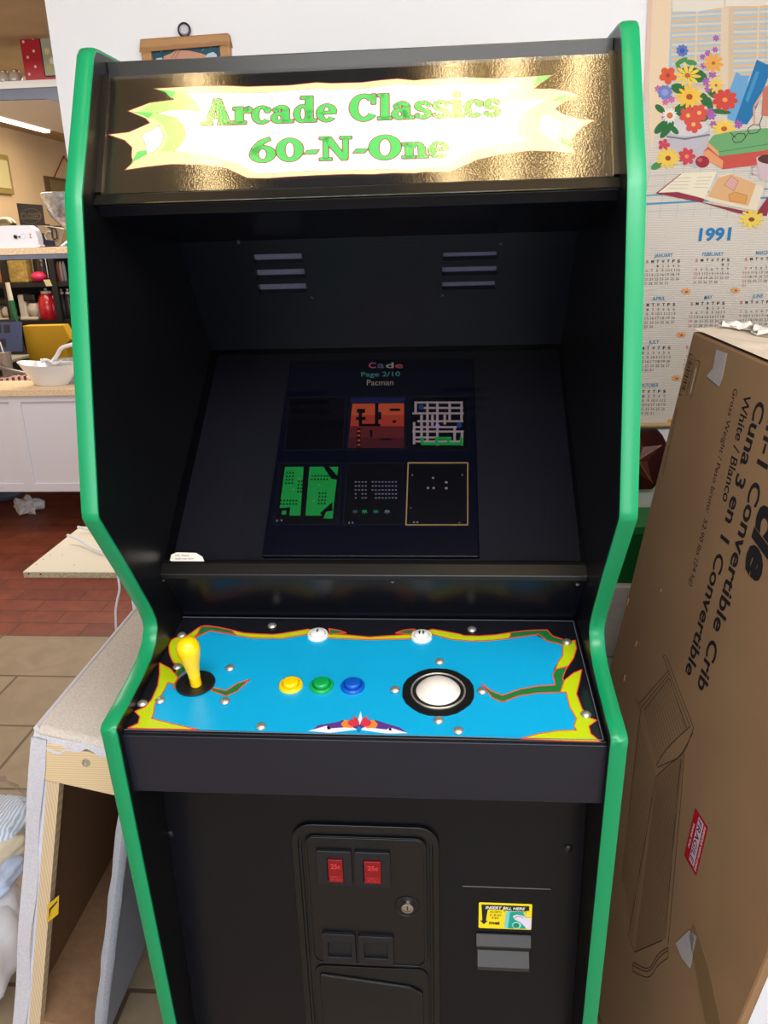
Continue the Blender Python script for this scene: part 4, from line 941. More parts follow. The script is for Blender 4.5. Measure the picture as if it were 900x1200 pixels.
# standing blue books
a.poly(k1((545, 520), (590, 405), (620, 425), (665, 425), (600, 690), (540, 670)), I_(110, 168, 214)); a.poly(k1((578, 695), (705, 335), (760, 362), (800, 355), (690, 640), (650, 700)), I_(30, 118, 176)); a.poly(k1((640, 560), (700, 400), (720, 405), (655, 580)), I_(70, 150, 200))
a.line(k1((690, 690), (690, 600), (740, 520), (800, 480)), 2.5, I_(222, 168, 140)); a.poly(k1((740, 500), (800, 450), (800, 660), (730, 650)), I_(200, 120, 100))
# bucket
a.poly(k1((195, 730), (440, 690), (440, 760), (410, 900), (360, 950), (220, 880)), I_(196, 190, 198)); a.disc(k1((318, 720))[0], 25, 9.5, I_(216, 212, 216)); a.line(k1((200, 768), (300, 782), (438, 758)), 2, I_(120, 120, 134))
# leaves
lf = I_(76, 148, 78); lf2 = I_(44, 112, 60)
for x, y, rx, ry, t in ((280, 345, 40, 14, -.5), (335, 352, 34, 16, .2), (265, 380, 30, 12, 1.2), (160, 612, 34, 18, .7), (165, 715, 50, 22, -.8), (200, 730, 60, 20, -.9), (240, 730, 34, 16, .8), (145, 930, 40, 20, -.5), (410, 560, 40, 24, 1.2), (440, 590, 45, 18, 1.4), (500, 628, 60, 14, .1), (270, 500, 50, 30, .3), (380, 640, 60, 40, .5), (300, 620, 60, 40, 0), (350, 420, 80, 40, .3), (450, 520, 40, 20, .9)):
    a.disc(k1((x, y))[0], rx/4.8, ry/4.8, lf if (x+y) % 2 else lf2, 12, t)
ye = I_(244, 206, 84); oc = I_(190, 100, 50); re = I_(212, 74, 64); pu = I_(172, 96, 178); orx = I_(240, 170, 70); bu = I_(92, 122, 190); pk2 = I_(206, 70, 100)
for x, y, r in ((475, 215, 20), (470, 280, 18), (430, 300, 20), (400, 320, 18), (405, 370, 20), (455, 420, 24), (420, 460, 26), (430, 500, 22), (150, 500, 22), (190, 575, 20), (225, 560, 22), (180, 660, 14), (450, 650, 28), (460, 700, 22), (600, 700, 26), (440, 625, 20)):
    a.petals(k1((x, y))[0], r/4.8, 6, .4, pu if x > 250 else I_(206, 110, 170), x*.1)
def fl_(x, y, r, n, wd, c, cc, rc, rot=0, sy=1):
    a.petals(k1((x, y))[0], r/4.8, n, wd, c, rot, sy); a.disc(k1((x, y))[0], rc/4.8, rc/4.8*sy, cc, 10)
fl_(285, 285, 36, 9, .4, bu, I_(64, 92, 170), 14); fl_(188, 520, 44, 10, .4, I_(112, 132, 200), I_(150, 160, 215), 20)
fl_(205, 425, 52, 5, .55, I_(222, 92, 60), I_(180, 60, 44), 12, .3); fl_(460, 355, 60, 9, .25, orx, oc, 10, .2); fl_(475, 480, 48, 9, .22, ye, oc, 8)
fl_(315, 425, 78, 10, .2, ye, oc, 16, .1, .85); fl_(525, 562, 76, 9, .38, re, I_(236, 170, 90), 15, .1, .85); fl_(325, 545, 78, 12, .2, I_(246, 198, 70), I_(176, 80, 44), 19, .2, .9)
fl_(215, 650, 45, 14, .16, I_(244, 240, 238), I_(216, 120, 50), 18)
for x, y in ((318, 650), (380, 635), (348, 700)): fl_(x, y, 52, 6, .5, I_(220, 84, 72), I_(240, 190, 100), 12, x)
fl_(182, 815, 36, 5, .5, pk2, re, 8); fl_(310, 880, 52, 7, .4, I_(208, 70, 84), I_(230, 150, 90), 12); fl_(205, 890, 70, 12, .22, ye, I_(160, 70, 50), 16, .1, .9)
fl_(520, 725, 74, 11, .22, I_(246, 206, 90), I_(190, 96, 50), 18, 0, .8)
# stacked books, apple, cup, spectacles, open book
a.poly(k1((430, 800), (460, 760), (560, 740), (768, 720), (900, 725), (900, 830), (760, 845), (490, 880)), I_(112, 172, 114)); a.poly(k1((430, 800), (490, 855), (490, 880), (425, 822)), I_(224, 168, 120)); a.line(k1((490, 855), (900, 790)), .8, I_(70, 130, 80))
a.poly(k1((402, 855), (430, 825), (490, 880), (760, 845), (900, 850), (900, 905), (510, 952)), I_(206, 84, 74)); a.poly(k1((402, 855), (430, 840), (515, 905), (510, 952), (410, 890)), I_(232, 160, 110))
a.disc(k1((398, 910))[0], 8.2, 7, I_(160, 44, 60)); a.disc(k1((385, 900))[0], 3, 2.5, I_(206, 90, 90))
for x, y in ((605, 775), (690, 725)): a.line([k1((x+u, y+v))[0] for u, v in ((-38, 10), (-25, 28), (15, 22), (35, -2), (30, -22), (-8, -24), (-34, -4), (-38, 10))], .9, I_(70, 44, 50))
a.line(k1((555, 748), (585, 775)), .9, I_(70, 44, 50)); a.line(k1((718, 700), (735, 655)), .9, I_(70, 44, 50)); a.line(k1((640, 770), (655, 750)), .9, I_(70, 44, 50))
a.poly(k1((700, 885), (768, 865), (860, 870), (880, 1000), (800, 1030), (720, 1010)), I_(214, 190, 196)); a.disc(k1((790, 895))[0], 17, 6, I_(90, 50, 44)); a.line(k1((705, 930), (680, 940), (678, 980), (715, 985)), 1.6, I_(204, 176, 186))
a.poly(k1((135, 1088), (275, 978), (300, 985), (420, 1100), (400, 1140)), I_(150, 50, 66)); a.poly(k1((365, 1130), (700, 1200), (800, 1060), (760, 1215), (600, 1200)), I_(150, 50, 66))
a.poly(k1((150, 1084), (285, 975), (480, 965), (410, 1120), (380, 1110), (260, 1080)), I_(240, 230, 206)); a.poly(k1((410, 1118), (500, 985), (560, 975), (745, 1055), (700, 1185), (560, 1160), (430, 1130)), I_(236, 222, 196))
a.poly(k1((425, 1105), (490, 1000), (560, 978), (700, 1035), (655, 1160), (540, 1135)), I_(228, 178, 128)); a.poly(k1((520, 1040), (560, 990), (600, 1020), (575, 1075)), I_(222, 170, 160), I_(150, 80, 80), .4); a.poly(k1((545, 1095), (580, 1080), (650, 1100), (640, 1145), (550, 1130)), I_(222, 160, 90), I_(150, 90, 60), .4)
for j in range(4): a.line(k1((230+j*-8, 1005+j*18), (330-j*6, 1000+j*20)), .5, I_(190, 170, 150)); a.line(k1((370-j*6, 1000+j*18), (450-j*8, 995+j*20)), .5, I_(190, 170, 150))
a.petals(k3((790, 95))[0], 16, 11, .22, I_(240, 210, 90), 0, .75); a.disc(k3((790, 97))[0], 3.6, 2.6, I_(150, 66, 60))
# year and months
a.text('1991', k3((440, 236))[0], k3((650, 230))[0], (0, -14.5), I_(40, 126, 186), off=.035, shear=.12)
import calendar as _c
DW = _c.Calendar(6)
nm = ['JANUARY', 'FEBRUARY', 'MARCH', 'APRIL', 'MAY', 'JUNE', 'JULY', 'AUGUST', 'SEPTEMBER', 'OCTOBER', 'NOVEMBER', 'DECEMBER']
cb = I_(70, 140, 186); cblk = I_(70, 60, 64); cgr = I_(130, 116, 112); cred = I_(206, 110, 122)
KK = a.n+2
for mth in range(12):
    c_, r_ = mth % 3, mth//3
    x = 777.2+c_*57.9-r_*5.6; y = 300+r_*50.8-c_*1.5   # header centre, photo pixels on the wall
    L_w = len(nm[mth])*3.1
    a.text(nm[mth], (x-L_w/2, y+1.5), (x+L_w/2, y+.9), (0, -4.6), cb, off=.012, shear=.15, k=KK)
    for d in range(7):
        dx = x-19+d*6.15; a.text('SMTWTFS'[d], (dx-1.5, y+8.3-d*.12), (dx+1.6, y+8.2-d*.12), (0, -3.6), cred if d == 0 else cblk, off=.02, shear=.1, k=KK)
    for wk, week in enumerate(DW.monthdayscalendar(1991, mth+1)):
        for d, n_ in enumerate(week):
            if not n_: continue
            dx = x-19+d*6.15-wk*.55; dy = y+13.6+wk*5.05-d*.12; hw = 1.1 if n_ < 10 else 2.1
            a.text(str(n_), (dx-hw, dy), (dx+hw, dy-.05), (0, -3.1), cred if d == 0 else cgr, k=KK)
    if c_ < 2:
        a.petals((x+26.5, y+41.5), 6.5, 8, .3, I_(232, 170, 110), .2, .6, k=KK); a.disc((x+27, y+42), 1.8, 1.2, I_(190, 100, 60), k=KK+2)
a.build('printed_picture', ca)

# =================================================================== LEFT BACKGROUND
YS = 3.9
def at(q, Y=YS): return ony(q, Y)
# room divider: ledge, upper shelf, high shelf, panel
su_ = thing('shelving_counter', 'white panelled counter with a speckled ledge and upper shelves at the left', 'counter', (-1.6, YS+.15, 0))
lz = at((40, 456.5)).z; lzt = lz; lzb = at((40, 464.5)).z
xl_, xr_ = -3.2, -1.0
MB().box((xl_, YS, lzb), (xr_, YS+.30, lzt), bev=.003).build('ledge', M['counter'], su_)
pzb = at((50, 577)).z
MB().box((xl_, YS+.02, pzb), (xr_, YS+.04, lzb)).build('front_panel', M['cream'], su_)
def stile(x0, x1, z0, z1): MB().box((x0, YS+.012, z0), (x1, YS+.02, z1)).build('panel_moulding', M['cream'], su_)
stile(xl_, xr_, pzb, pzb+.045); stile(xl_, xr_, lzb-.03, lzb)
xs = at((28, 540)).x; stile(xs-.03, xs+.03, pzb+.045, lzb-.03); stile(xs-.75, xs-.69, pzb+.045, lzb-.03)
z1 = at((40, 290)).z; z0 = at((40, 298)).z
MB().box((xl_, YS, z0), (xr_, YS+.32, z1), bev=.002).build('middle_shelf', M['counter'], su_)
MB().box((xl_, YS+.004, z0-.022), (xr_, YS+.32, z0)).build('shelf_underside', M['shelfgrey'], su_)  # blue grey layer along the underside of the middle shelf
z3 = at((30, 94)).z; z2 = at((30, 103)).z
MB().box((xl_, YS, z2), (-1.515, YS+.34, z3), bev=.002).build('top_shelf', M['white'], su_)
# rounded blue grey panel under top shelf
e1 = at((66, 104)); 
MB().prism([(xl_, YS+.01, z2), (e1.x, YS+.01, z2), (e1.x+.015, YS+.01, z2-.05), (e1.x+.03, YS+.01, z2-.085), (e1.x-.01, YS+.01, z2-.058), (e1.x-.06, YS+.01, z2-.046), (xl_, YS+.01, z2-.03)], (0, .02, 0)).build('curved_underside', M['shelfgrey'], su_)
for x in (-1.05, -3.15): MB().box((x-.02, YS+.1, 0), (x+.02, YS+.14, 2.35)).build('post', M['white'], su_)
def itm(name, lab, cat, group=None): return thing(name, lab, cat, (0, 0, 0), group)
# flower tin on top shelf
tinr = mat('tin_red', (190, 34, 52), .35)
p0 = at((25.7, 91)); tx0 = p0.x; tz0 = z3; tz1 = at((20, 37)).z+.0; tw = .19
tn = thing('flower_tin', 'red tin with white dots holding silk flowers on the top shelf', 'tin', (tx0+tw/2, YS+.1, tz0))
MB().box((tx0, YS+.03, tz0), (tx0+tw, YS+.15, tz1), bev=.006).build('body', tinr, tn)
MB().box((tx0-.003, YS+.027, tz1-.012), (tx0+tw+.003, YS+.153, tz1), bev=.003).build('lid_rim', M['white'], tn)
a = Art(lambda q: V((tx0+q[0]*tw, YS+.0295, tz0+q[1]*(tz1-tz0))), N=V((0, -1, 0)), step=.0003)
for x, y in ((.12, .15), (.3, .3), (.15, .5), (.32, .62), (.1, .82), (.35, .88)): a.petals((x, y), .035, 5, .5, ink((235, 225, 225)), x)
a.poly([(.5, .08), (.96, .08), (.96, .9), (.5, .9)], ink((40, 36, 34))); a.poly([(.53, .1), (.93, .1), (.93, .87), (.53, .87)], ink((176, 180, 156)))
for x, y, c in ((.65, .6, (230, 210, 160)), (.75, .4, (240, 235, 220)), (.65, .25, (200, 190, 110)), (.85, .7, (240, 238, 225))): a.petals((x, y), .08, 6, .4, ink(c), x)
a.build('printed_side', tn)
for q, r in (((22, 20), .03), ((38, -2), .028), ((48, 8), .026)):
    pass
def bloom(name, q, Y, r, cp, cc, lab, npet=5):
    C_ = at(q, Y); m = MB()
    for i in range(npet):
        t = 2*pi*i/npet+.3; d = V((cos(t), 0, sin(t))); m.ball(C_+d*r*.6-V((0, .004, 0)), r*.5, cp, 10, (1, .25, .6), Matrix.Rotation(-t, 4, 'Y'))
    m.ball(C_-V((0, .012, 0)), r*.16, cc, 8); m.tube([C_, V((tx0+tw*.5, YS+.09, tz1-.02))], .003, lfm, 6)
    return m.build(name, None, tn)
lfm = mat('silk_leaf', (66, 92, 50), .7, noise=.3, nscale=40); wp = mat('silk_petal', (226, 228, 238), .6)
bloom('white_flower', (42, 10), YS+.06, .085, wp, mat('flower_centre', (200, 180, 90), .6), '')
bloom('white_flower', (52, 32), YS+.05, .035, wp, mat('flower_centre', (200, 180, 90), .6), '')
for i, (q, rx, rz, t) in enumerate((((26, 16), .035, .085, -.5), ((20, 4), .03, .05, .5), ((33, 28), .05, .03, .2), ((44, 30), .05, .035, -.3), ((28, -6), .04, .05, .8))):
    C_ = at(q, YS+.09); m = MB(); m.ball(C_, 1, None, 12, (rx, .008, rz), Matrix.Rotation(t, 4, 'Y')); m.tube([C_, V((tx0+tw*.5, YS+.09, tz1-.02))], .003, None, 6); m.build('leaf', lfm if i not in (3,) else mat('dark_leaf', (22, 24, 22), .6), tn)
# two little round jars beside the tin
for q, lab in (((4, 88), 'small clear round bowl at the frame edge on the top shelf'), ((17.5, 87), 'small gold rimmed round glass jar beside the red tin')):
    P = at(q, YS+.08); r = .03
    j = thing('glass_jar', lab, 'jar', (P.x, P.y, z3)); Pz = V((P.x, P.y, z3))
    MB().lathe([(r*.5, 0), (r*.95, r*.4), (r, r*.9), (r*.8, r*1.5), (r*.6, r*1.7)], Pz, (0, 0, 1), None, 20).build('bowl', mat('pale_glass', (196, 186, 170), .15, spec=.9), j)
    MB().lathe([(r*.62, 0), (r*.66, r*.2), (r*.3, r*.35), (0, r*.4)], Pz+V((0, 0, r*1.65)), (0, 0, 1), None, 20).build('lid', mat('brass_lid', (178, 150, 110), .3, metal=.7), j)
# middle shelf objects
wt_ = thing('white_gadget', 'rounded white kitchen appliance with a small dark knob on the middle shelf', 'appliance', tuple(V((at((10, 290)).x, YS+.1, z1))))
xg = at((40.5, 278)).x; gh = at((20, 264)).z-z1
pts = []
x0g = at((-30, 278)).x; R_ = gh*.48
o = [(x0g, 0), (xg-R_*.35, 0), (xg-R_*.05, R_*.35), (xg, R_*.8), (xg-R_*.15, gh-R_*.55), (xg-R_*.6, gh-R_*.12), (xg-R_*1.3, gh), (x0g, gh)]
MB().prism([(x, YS+.03, z1+z) for x, z in spline(o, 4)], (0, .05, 0)).build('body', mat('gloss_white', (228, 230, 240), .3), wt_, bevel=.01)
for q, r, m_ in (((18.5, 277.5), .009, 'rubber'), ((23, 277.5), .004, 'rubber')): MB().lathe([(r, 0), (r, .006), (0, .008)], at(q, YS+.03), (0, -1, 0), None, 14).build('knob', M[m_], wt_)
a = Art(lambda q: at(q, YS+.0295), N=V((0, -1, 0)), step=.0003); a.line([(34, 275), (36, 274), (35, 279), (37.5, 278)], .6, ink((190, 40, 50))); a.line([(27+3*cos(t), 277+3*sin(t)) for t in [i*pi/6 for i in range(13)]], .3, ink((200, 200, 205))); a.build('red_mark', wt_)
P = at((7, 265), YS+.24)
jt = thing('round_tin', 'round silver lidded pot behind the white appliance', 'pot', (P.x, P.y, z1))
MB().lathe([(.05, 0), (.05, .115), (.052, .12), (.04, .14), (.02, .15), (0, .152)], (P.x, P.y, z1), (0, 0, 1), None, 28).build('pot_body', mat('pewter', (150, 140, 110), .3, metal=.8), jt)
# closed sign
sg = thing('shop_sign', 'square black sign with faded CLOSED lettering standing on the middle shelf', 'sign', tuple(V((at((38, 260), YS+.28).x, YS+.28, z1))))
q4 = [at(q, YS+.28) for q in cr(0, 220, 8.57)((165, 155), (415, 172), (440, 378), (205, 378))]
MB().prism([q4[0], q4[1], V((q4[2].x, YS+.28, z1)), V((q4[3].x, YS+.28, z1))], (0, .012, 0)).build('board', mat('sign_black', (46, 38, 32), .5), sg)
a = Art(lambda q: at(q, YS+.279), N=V((0, -1, 0)), step=.0002); cS = cr(0, 220, 8.57)
a.text('CLOSED', cS((215, 315))[0], cS((412, 318))[0], (0, -7.5), ink((104, 88, 66)), off=.01); a.line([cS((310+105*cos(t), 285+75*sin(t)))[0] for t in [i*pi/10 for i in range(21)]], .5, ink((104, 88, 66))); a.build('lettering', sg)
# navy lunch box with handle
nb_ = thing('navy_case', 'dark blue and beige case with a metal handle on the middle shelf', 'case', tuple(V((at((55, 285)).x, YS+.1, z1))))
q4 = [at(q, YS+.20) for q in cS((300, 385), (370, 378), (565, 400), (650, 420), (600, 585), (300, 580))]
MB().prism([V((p_.x, p_.y, max(p_.z, z1))) for p_ in q4], (0, .07, 0)).build('body', mat('beige_case', (150, 130, 104), .6), nb_)
MB().prism([at(q, YS+.196) for q in cS((298, 385), (368, 382), (385, 450), (440, 460), (465, 525), (540, 530), (555, 578), (298, 578))], (0, .004, 0)).build('navy_side', mat('navy', (24, 30, 58), .6), nb_)
MB().tube([at(q, YS+.188) for q in cS((480, 395), (545, 405), (560, 425), (575, 510), (540, 518), (525, 500), (515, 400))], .004, None, 8).build('handle', M['rubber'], nb_)
MB().tube([at(q, YS+.188) for q in cS((470, 520), (450, 480), (470, 440), (520, 440))], .003, None, 8).build('clasp', M['steel'], nb_)
# crystal compote
gx = at((84, 288), YS+.12); gm_ = glassmat('cut_glass', (.86, .86, .88), .03, bump=1.0, bscale=70)
cg = thing('glass_compote', 'large cut glass footed bowl at the end of the middle shelf', 'bowl', (gx.x, gx.y, z1))
hB = at((80, 226), YS+.12).z-z1
MB().lathe([(.06, 0), (.055, .008), (.018, .03), (.014, hB*.3), (.03, hB*.36), (.075, hB*.55), (.10, hB*.8), (.112, hB*.99), (.108, hB), (.10, hB*.96), (.09, hB*.8), (.065, hB*.58), (0, hB*.42)], (gx.x, gx.y, z1), (0, 0, 1), None, 20).build('bowl', mat('frosted_crystal', (190, 192, 200), .15, spec=1, metal=.7, bump=1, bscale=70, noise=.4, nscale=50), cg)
# white bowl with pale seashell handle
bwx = at((62, 447), YS+.14); bo = thing('white_serving_dish', 'white boat shaped ceramic dish with a looped handle on the speckled ledge', 'dish', (bwx.x, bwx.y, lzt))
k8 = cr(0, 340, 9)
def boat(name, y0, prof_, m_, par):
    m = MB(); n = 28; vs = []
    for sx_, sy_, z_ in prof_:
        for i in range(n):
            t = 2*pi*i/n; c_ = cos(t); lift = .018*max(0, -c_)**2 if z_ > .05 else 0
            vs.append(V((bwx.x+sx_*c_*(1.12 if c_ < 0 else 1), bwx.y+sy_*sin(t), lzt+z_+lift)))
    k = len(prof_); m._add(vs, [(a_*n+i, a_*n+(i+1) % n, (a_+1)*n+(i+1) % n, (a_+1)*n+i) for a_ in range(k-1) for i in range(n)]+[tuple(range(n)), tuple((k-1)*n+i for i in range(n))], None, True)
    return m.build(name, m_, par, angle=60)
cer = mat('white_ceramic', (232, 230, 232), .2, coat=.5)
bh = at((30, 427), YS+.14).z-lzt
boat('bowl', 0, ((.085, .05, 0), (.09, .055, .008), (.13, .085, bh*.6), (.155, .10, bh), (.150, .096, bh), (.12, .075, bh*.6), (.08, .04, .02)), cer, bo)
MB().tube(spline([tuple(at(q, YS+.10)) for q in k8((545, 760), (600, 690), (640, 620), (700, 590), (790, 580), (850, 640), (850, 760))], 5), .010, None, 10).build('handle', cer, bo)
MB().tube(spline([tuple(at(q, YS+.08)) for q in k8((440, 745), (500, 735), (560, 770), (600, 770), (650, 740))], 5), [.012, .009, .010, .008, .006, .006, .006, .006, .005, .005]*2+[.004], None, 8).build('rim_ornament', cer, bo)
pl_ = thing('cut_glass_bowl', 'small clear patterned glass bowl beside the white ceramic dish', 'bowl', tuple(V((at((84, 440), YS+.24).x, YS+.24, lzt))))
gq = at((78, 447), YS+.235)
MB().lathe([(.05, 0), (.06, .01), (.09, .06), (.105, .12), (.10, .12), (.085, .06), (0, .02)], (gq.x+.03, YS+.24 if False else YS+.2, lzt), (0, 0, 1), None, 24).build('bowl', mat('pressed_glass', (206, 204, 206), .15, spec=1, trans=.4, bump=1, bscale=120), pl_)
# desk behind with laptop, box, cup, tray
DZ = .80
dk = thing('desk', 'dark desk behind the counter holding a laptop and a yellow box', 'desk', (-2.3, 4.75, 0))
dkm = mat('dark_desk', (34, 30, 30), .5)
MB().box((-3.2, 4.25, DZ-.03), (-1.2, 5.25, DZ)).build('desk_top', dkm, dk)
for x in (-3.15, -1.25):
    for y in (4.3, 5.2): MB().box((x-.025, y-.025, 0), (x+.025, y+.025, DZ-.03)).build('leg', dkm, dk)
Lp = 4.75
lp = thing('laptop', 'open laptop with a bluish screen on the desk behind the counter', 'laptop', tuple(V((at((10, 415), Lp).x, Lp, DZ))))
lx1 = at((29.5, 407), Lp+.1).x; lx0 = lx1-.42
lift_ = .06
MB().box((lx0, Lp-.25, DZ+lift_), (lx1+.02, Lp+.10, DZ+lift_+.02), bev=.004).build('keyboard_base', mat('laptop_silver', (150, 140, 126), .4), lp)
MB().box((lx0+.02, Lp-.2, DZ), (lx1-.01, Lp+.08, DZ+lift_)).build('riser', M['rubber'], lp)
s4 = [at((29.5, 407), Lp+.1), at((16.5, 374), Lp+.2)]
zb_, zt_ = DZ+lift_+.02, s4[1].z; xt1 = s4[1].x
scr_ = MB().prism([(lx0, Lp+.10, zb_), (lx1, Lp+.10, zb_), (xt1+.01, Lp+.18, zt_), (lx0-.03, Lp+.18, zt_)], (0, .012, 0)).build('lid', mat('laptop_bezel', (26, 28, 34), .4), lp)
a = Art(lambda q: V((lx0+(lx1-lx0)*q[0]-.02*q[1], Lp+.099+.08*q[1], zb_+(zt_-zb_)*q[1])), N=V((0, -1, .3)).normalized(), step=.0004)
a.n = 4
a.poly([(.05, .1), (.95, .08), (.97, .93), (.05, .93)], mat('laptop_screen', (52, 62, 96), .4, emit=.22))
for x0_, y0_, x1_, y1_ in ((.3, .62, .45, .85), (.5, .62, .64, .85), (.68, .62, .78, .85), (.3, .22, .7, .45)): a.poly([(x0_, y0_), (x1_, y0_), (x1_, y1_), (x0_, y1_)], mat('laptop_tile', (26, 30, 44), .4, emit=.3), k=8)
a.build('screen', scr_)
Yb = 4.95
y0_ = at((31, 410), Yb); y1_ = at((73.5, 381), Yb)
yb2 = thing('yellow_box', 'plain mustard yellow box on the desk behind the counter', 'box', ((y0_.x+y1_.x)/2, Yb+.1, DZ))
MB().box((y0_.x, Yb, DZ), (y1_.x, Yb+.09, y1_.z), bev=.004).build('carton', mat('mustard_card', (196, 150, 22), .6), yb2)
MB().prism([(y1_.x, Yb+.002, y1_.z), (y1_.x+.035, Yb+.002, y1_.z-.09), (y1_.x, Yb+.002, y1_.z-.12)], (0, .08, 0)).build('flap', mat('mustard_card', (196, 150, 22), .6), yb2)
cu_ = at((7, 425), 4.35)
dc = thing('drink_cup', 'clear plastic cup with a straw at the left edge of the desk', 'cup', (cu_.x, 4.35, DZ))
ch = at((7, 413), 4.35).z-DZ
MB().lathe([(.028, 0), (.036, ch), (.038, ch), (.034, ch-.004), (.0, ch-.004)], (cu_.x, 4.35, DZ), (0, 0, 1), None, 20).build('cup_body', mat('milky_plastic', (136, 124, 112), .3), dc)
MB().tube([(cu_.x+.01, 4.35, DZ+.06), at((0, 401), 4.33)], .004, None, 8).build('straw', M['white'], dc)
tr = thing('metal_tray', 'grey metal tool lying on the desk by the counter edge', 'tool', tuple(V((at((15, 437), 4.3).x, 4.3, DZ))))
MB().tube([at((-8, 429), 4.30), at((12, 434), 4.30), at((31, 438.5), 4.30)], .012, None, 8).build('bar', mat('brushed_grey', (130, 122, 122), .35, metal=.6), tr)
rg = thing('striped_cloth', 'red and white striped cloth heaped at the front edge of the desk', 'cloth', tuple(V((at((12, 448), 4.24).x, 4.24, 0))))
MB().prism([at((-10, 455), 4.24), at((36, 445), 4.24), at((30, 440), 4.24), at((-10, 446), 4.24)], (0, .12, 0)).build('folds', wavemat('red_stripes', (140, 30, 40), (216, 206, 200), 9, 'X', .8, bump=0, ramp=(.45, .55)), rg)
# black stock shelves behind
YR = 5.45
br = thing('stock_shelf', 'black metal shelving full of kitchen goods behind the counter', 'shelf', (-2.4, YR+.2, 0))
bm_ = mat('shelf_black', (18, 18, 20), .5)
zA = at((40, 331), YR).z; zB = at((40, 375.5), YR).z; zC = at((40, 300), YR).z+.10
for z in (.1, .45, zB, zA, zC+.06): MB().box((-3.22, YR, z-.03), (-1.5, YR+.4, z)).build('shelf_board', bm_, br)
MB().box((-3.22, YR+.39, .0), (-1.5, YR+.4, zC+.1)).build('back_sheet', mat('shelf_back', (26, 24, 26), .7), br)
for q in (5, 62):
    P = at((q, 320), YR); MB().box((P.x-.02, YR-.01, 0), (P.x+.02, YR+.02, zC+.1)).build('upright', bm_, br)
# goods on the shelves (each is its own thing)
def pot(name, lab, cat, q, Y, z, r, h, m_, handle=True, lidm=None, group=None):
    P = at((q, 350), Y); t = thing(name, lab, cat, (P.x, Y, z), group)
    MB().lathe([(r*.8, 0), (r, h*.15), (r, h*.55), (r*.8, h*.85), (r*.5, h), (0, h)], (P.x, Y, z), (0, 0, 1), None, 20).build('body', m_, t)
    MB().lathe([(r*.55, 0), (r*.5, .015), (.008, .02), (.01, .035), (0, .038)], (P.x, Y, z+h*.98), (0, 0, 1), None, 16).build('lid', lidm or M['rubber'], t)
    if handle: MB().tube([(P.x+r*.7, Y-.01, z+h*.85), (P.x+r*1.35, Y-.02, z+h*.75), (P.x+r*1.45, Y-.02, z+h*.4), (P.x+r*.95, Y-.01, z+h*.2)], .009, None, 8).build('handle', lidm or M['rubber'], t)
    return t
cw_ = mat('cream_enamel', (206, 196, 176), .35); rk = mat('red_enamel', (176, 22, 34), .25, coat=.5)
hK = at((50, 343), YR+.1).z-zB
pot('red_kettle', 'glossy red kettle with cream handle on the lower stock shelf', 'kettle', 55, YR+.08, zB, .068, hK, rk, True, cw_)
def maker(name, lab, q0, q1, ytop):
    A_, B_ = at((q0, 350), YR+.05), at((q1, 350), YR+.05); hh = at((30, ytop), YR+.05).z-zB; w_ = B_.x-A_.x
    t = thing(name, lab, 'coffee maker', ((A_.x+B_.x)/2, YR+.12, zB))
    MB().box((A_.x, YR+.05, zB), (A_.x+w_*.42, YR+.2, zB+hh), bev=.012).build('tower', cw_, t)
    MB().box((A_.x, YR+.04, zB), (B_.x, YR+.2, zB+hh*.12), bev=.006).build('base', cw_, t)
    MB().box((A_.x+w_*.35, YR+.04, zB+hh*.72), (B_.x, YR+.2, zB+hh), bev=.01).build('brew_head', M['rubber'], t)
    MB().lathe([(.03, 0), (.048, hh*.12), (.05, hh*.35), (.035, hh*.52), (0, hh*.52)], (B_.x-w_*.28, YR+.09, zB+hh*.13), (0, 0, 1), None, 18).build('carafe', mat('carafe_cream', (196, 186, 170), .2), t)
maker('coffee_maker', 'cream coffee maker left of the red kettle on the stock shelf', 20, 41.5, 345)
maker('coffee_maker', 'cream coffee maker cut off by the left edge of the picture', -16, 13, 350)
gb = at((26, 410), 5.15); t = thing('green_rod', 'thick green rod with a white tip leaning before the stock shelf', 'rod', (gb.x, 5.15, DZ))
zt1 = at((9, 330), YR-.03).z; 
g0 = at((13, 352), 5.15); g1 = at((8.5, 331), 5.15); gd = (g0-g1); gf = g1+gd*((DZ+.002-g1.z)/gd.z)
MB().tube([gf, g0], .02, None, 12).build('shaft', mat('bottle_green', (20, 92, 50), .35), t); MB().tube([g0, g1], [.016, .014], None, 12).build('tip', cw_, t)
def carton(name, lab, cat, x0, x1, yt, yb, Y, z, m_, par2=None):
    A_, B_ = at((x0, yb), Y), at((x1, yb), Y); zt = at(((x0+x1)/2, yt), Y).z
    o_ = MB().box((A_.x, Y, z), (B_.x, Y+.12, zt), bev=.006).build(name, m_); return tag(o_, lab, cat)
carton('snack_packet', 'yellow and cream basket packet on the upper stock shelf', 'packet', 11, 33, 305, 327, YR+.06, zA, mat('straw_yellow', (178, 146, 74), .7, noise=.4, nscale=40))
carton('snack_packet', 'small amber packet at the left of the upper stock shelf', 'packet', -4, 4, 312, 329, YR+.06, zA, mat('amber_pack', (184, 110, 50), .6, noise=.3, nscale=30))
P = at((45, 322), YR+.03); t = tag(MB().ball((P.x, P.y, zA+.035), 1, None, 16, (.055, .05, .035)).build('pink_pouch', mat('hot_pink', (200, 34, 82), .5)), 'bright pink soft pouch on the upper stock shelf', 'pouch')
jx = thing('storage_jar', 'dark glass storage jar with steel hoop beside the pink pouch', 'jar', tuple(V((at((51, 320), YR+.15).x, YR+.15, zA))))
P = at((51, 320), YR+.15); MB().lathe([(.045, 0), (.05, .02), (.05, .13), (.04, .15), (0, .15)], (P.x, P.y, zA), (0, 0, 1), None, 20).build('body', mat('dark_jar', (48, 40, 36), .2), jx)
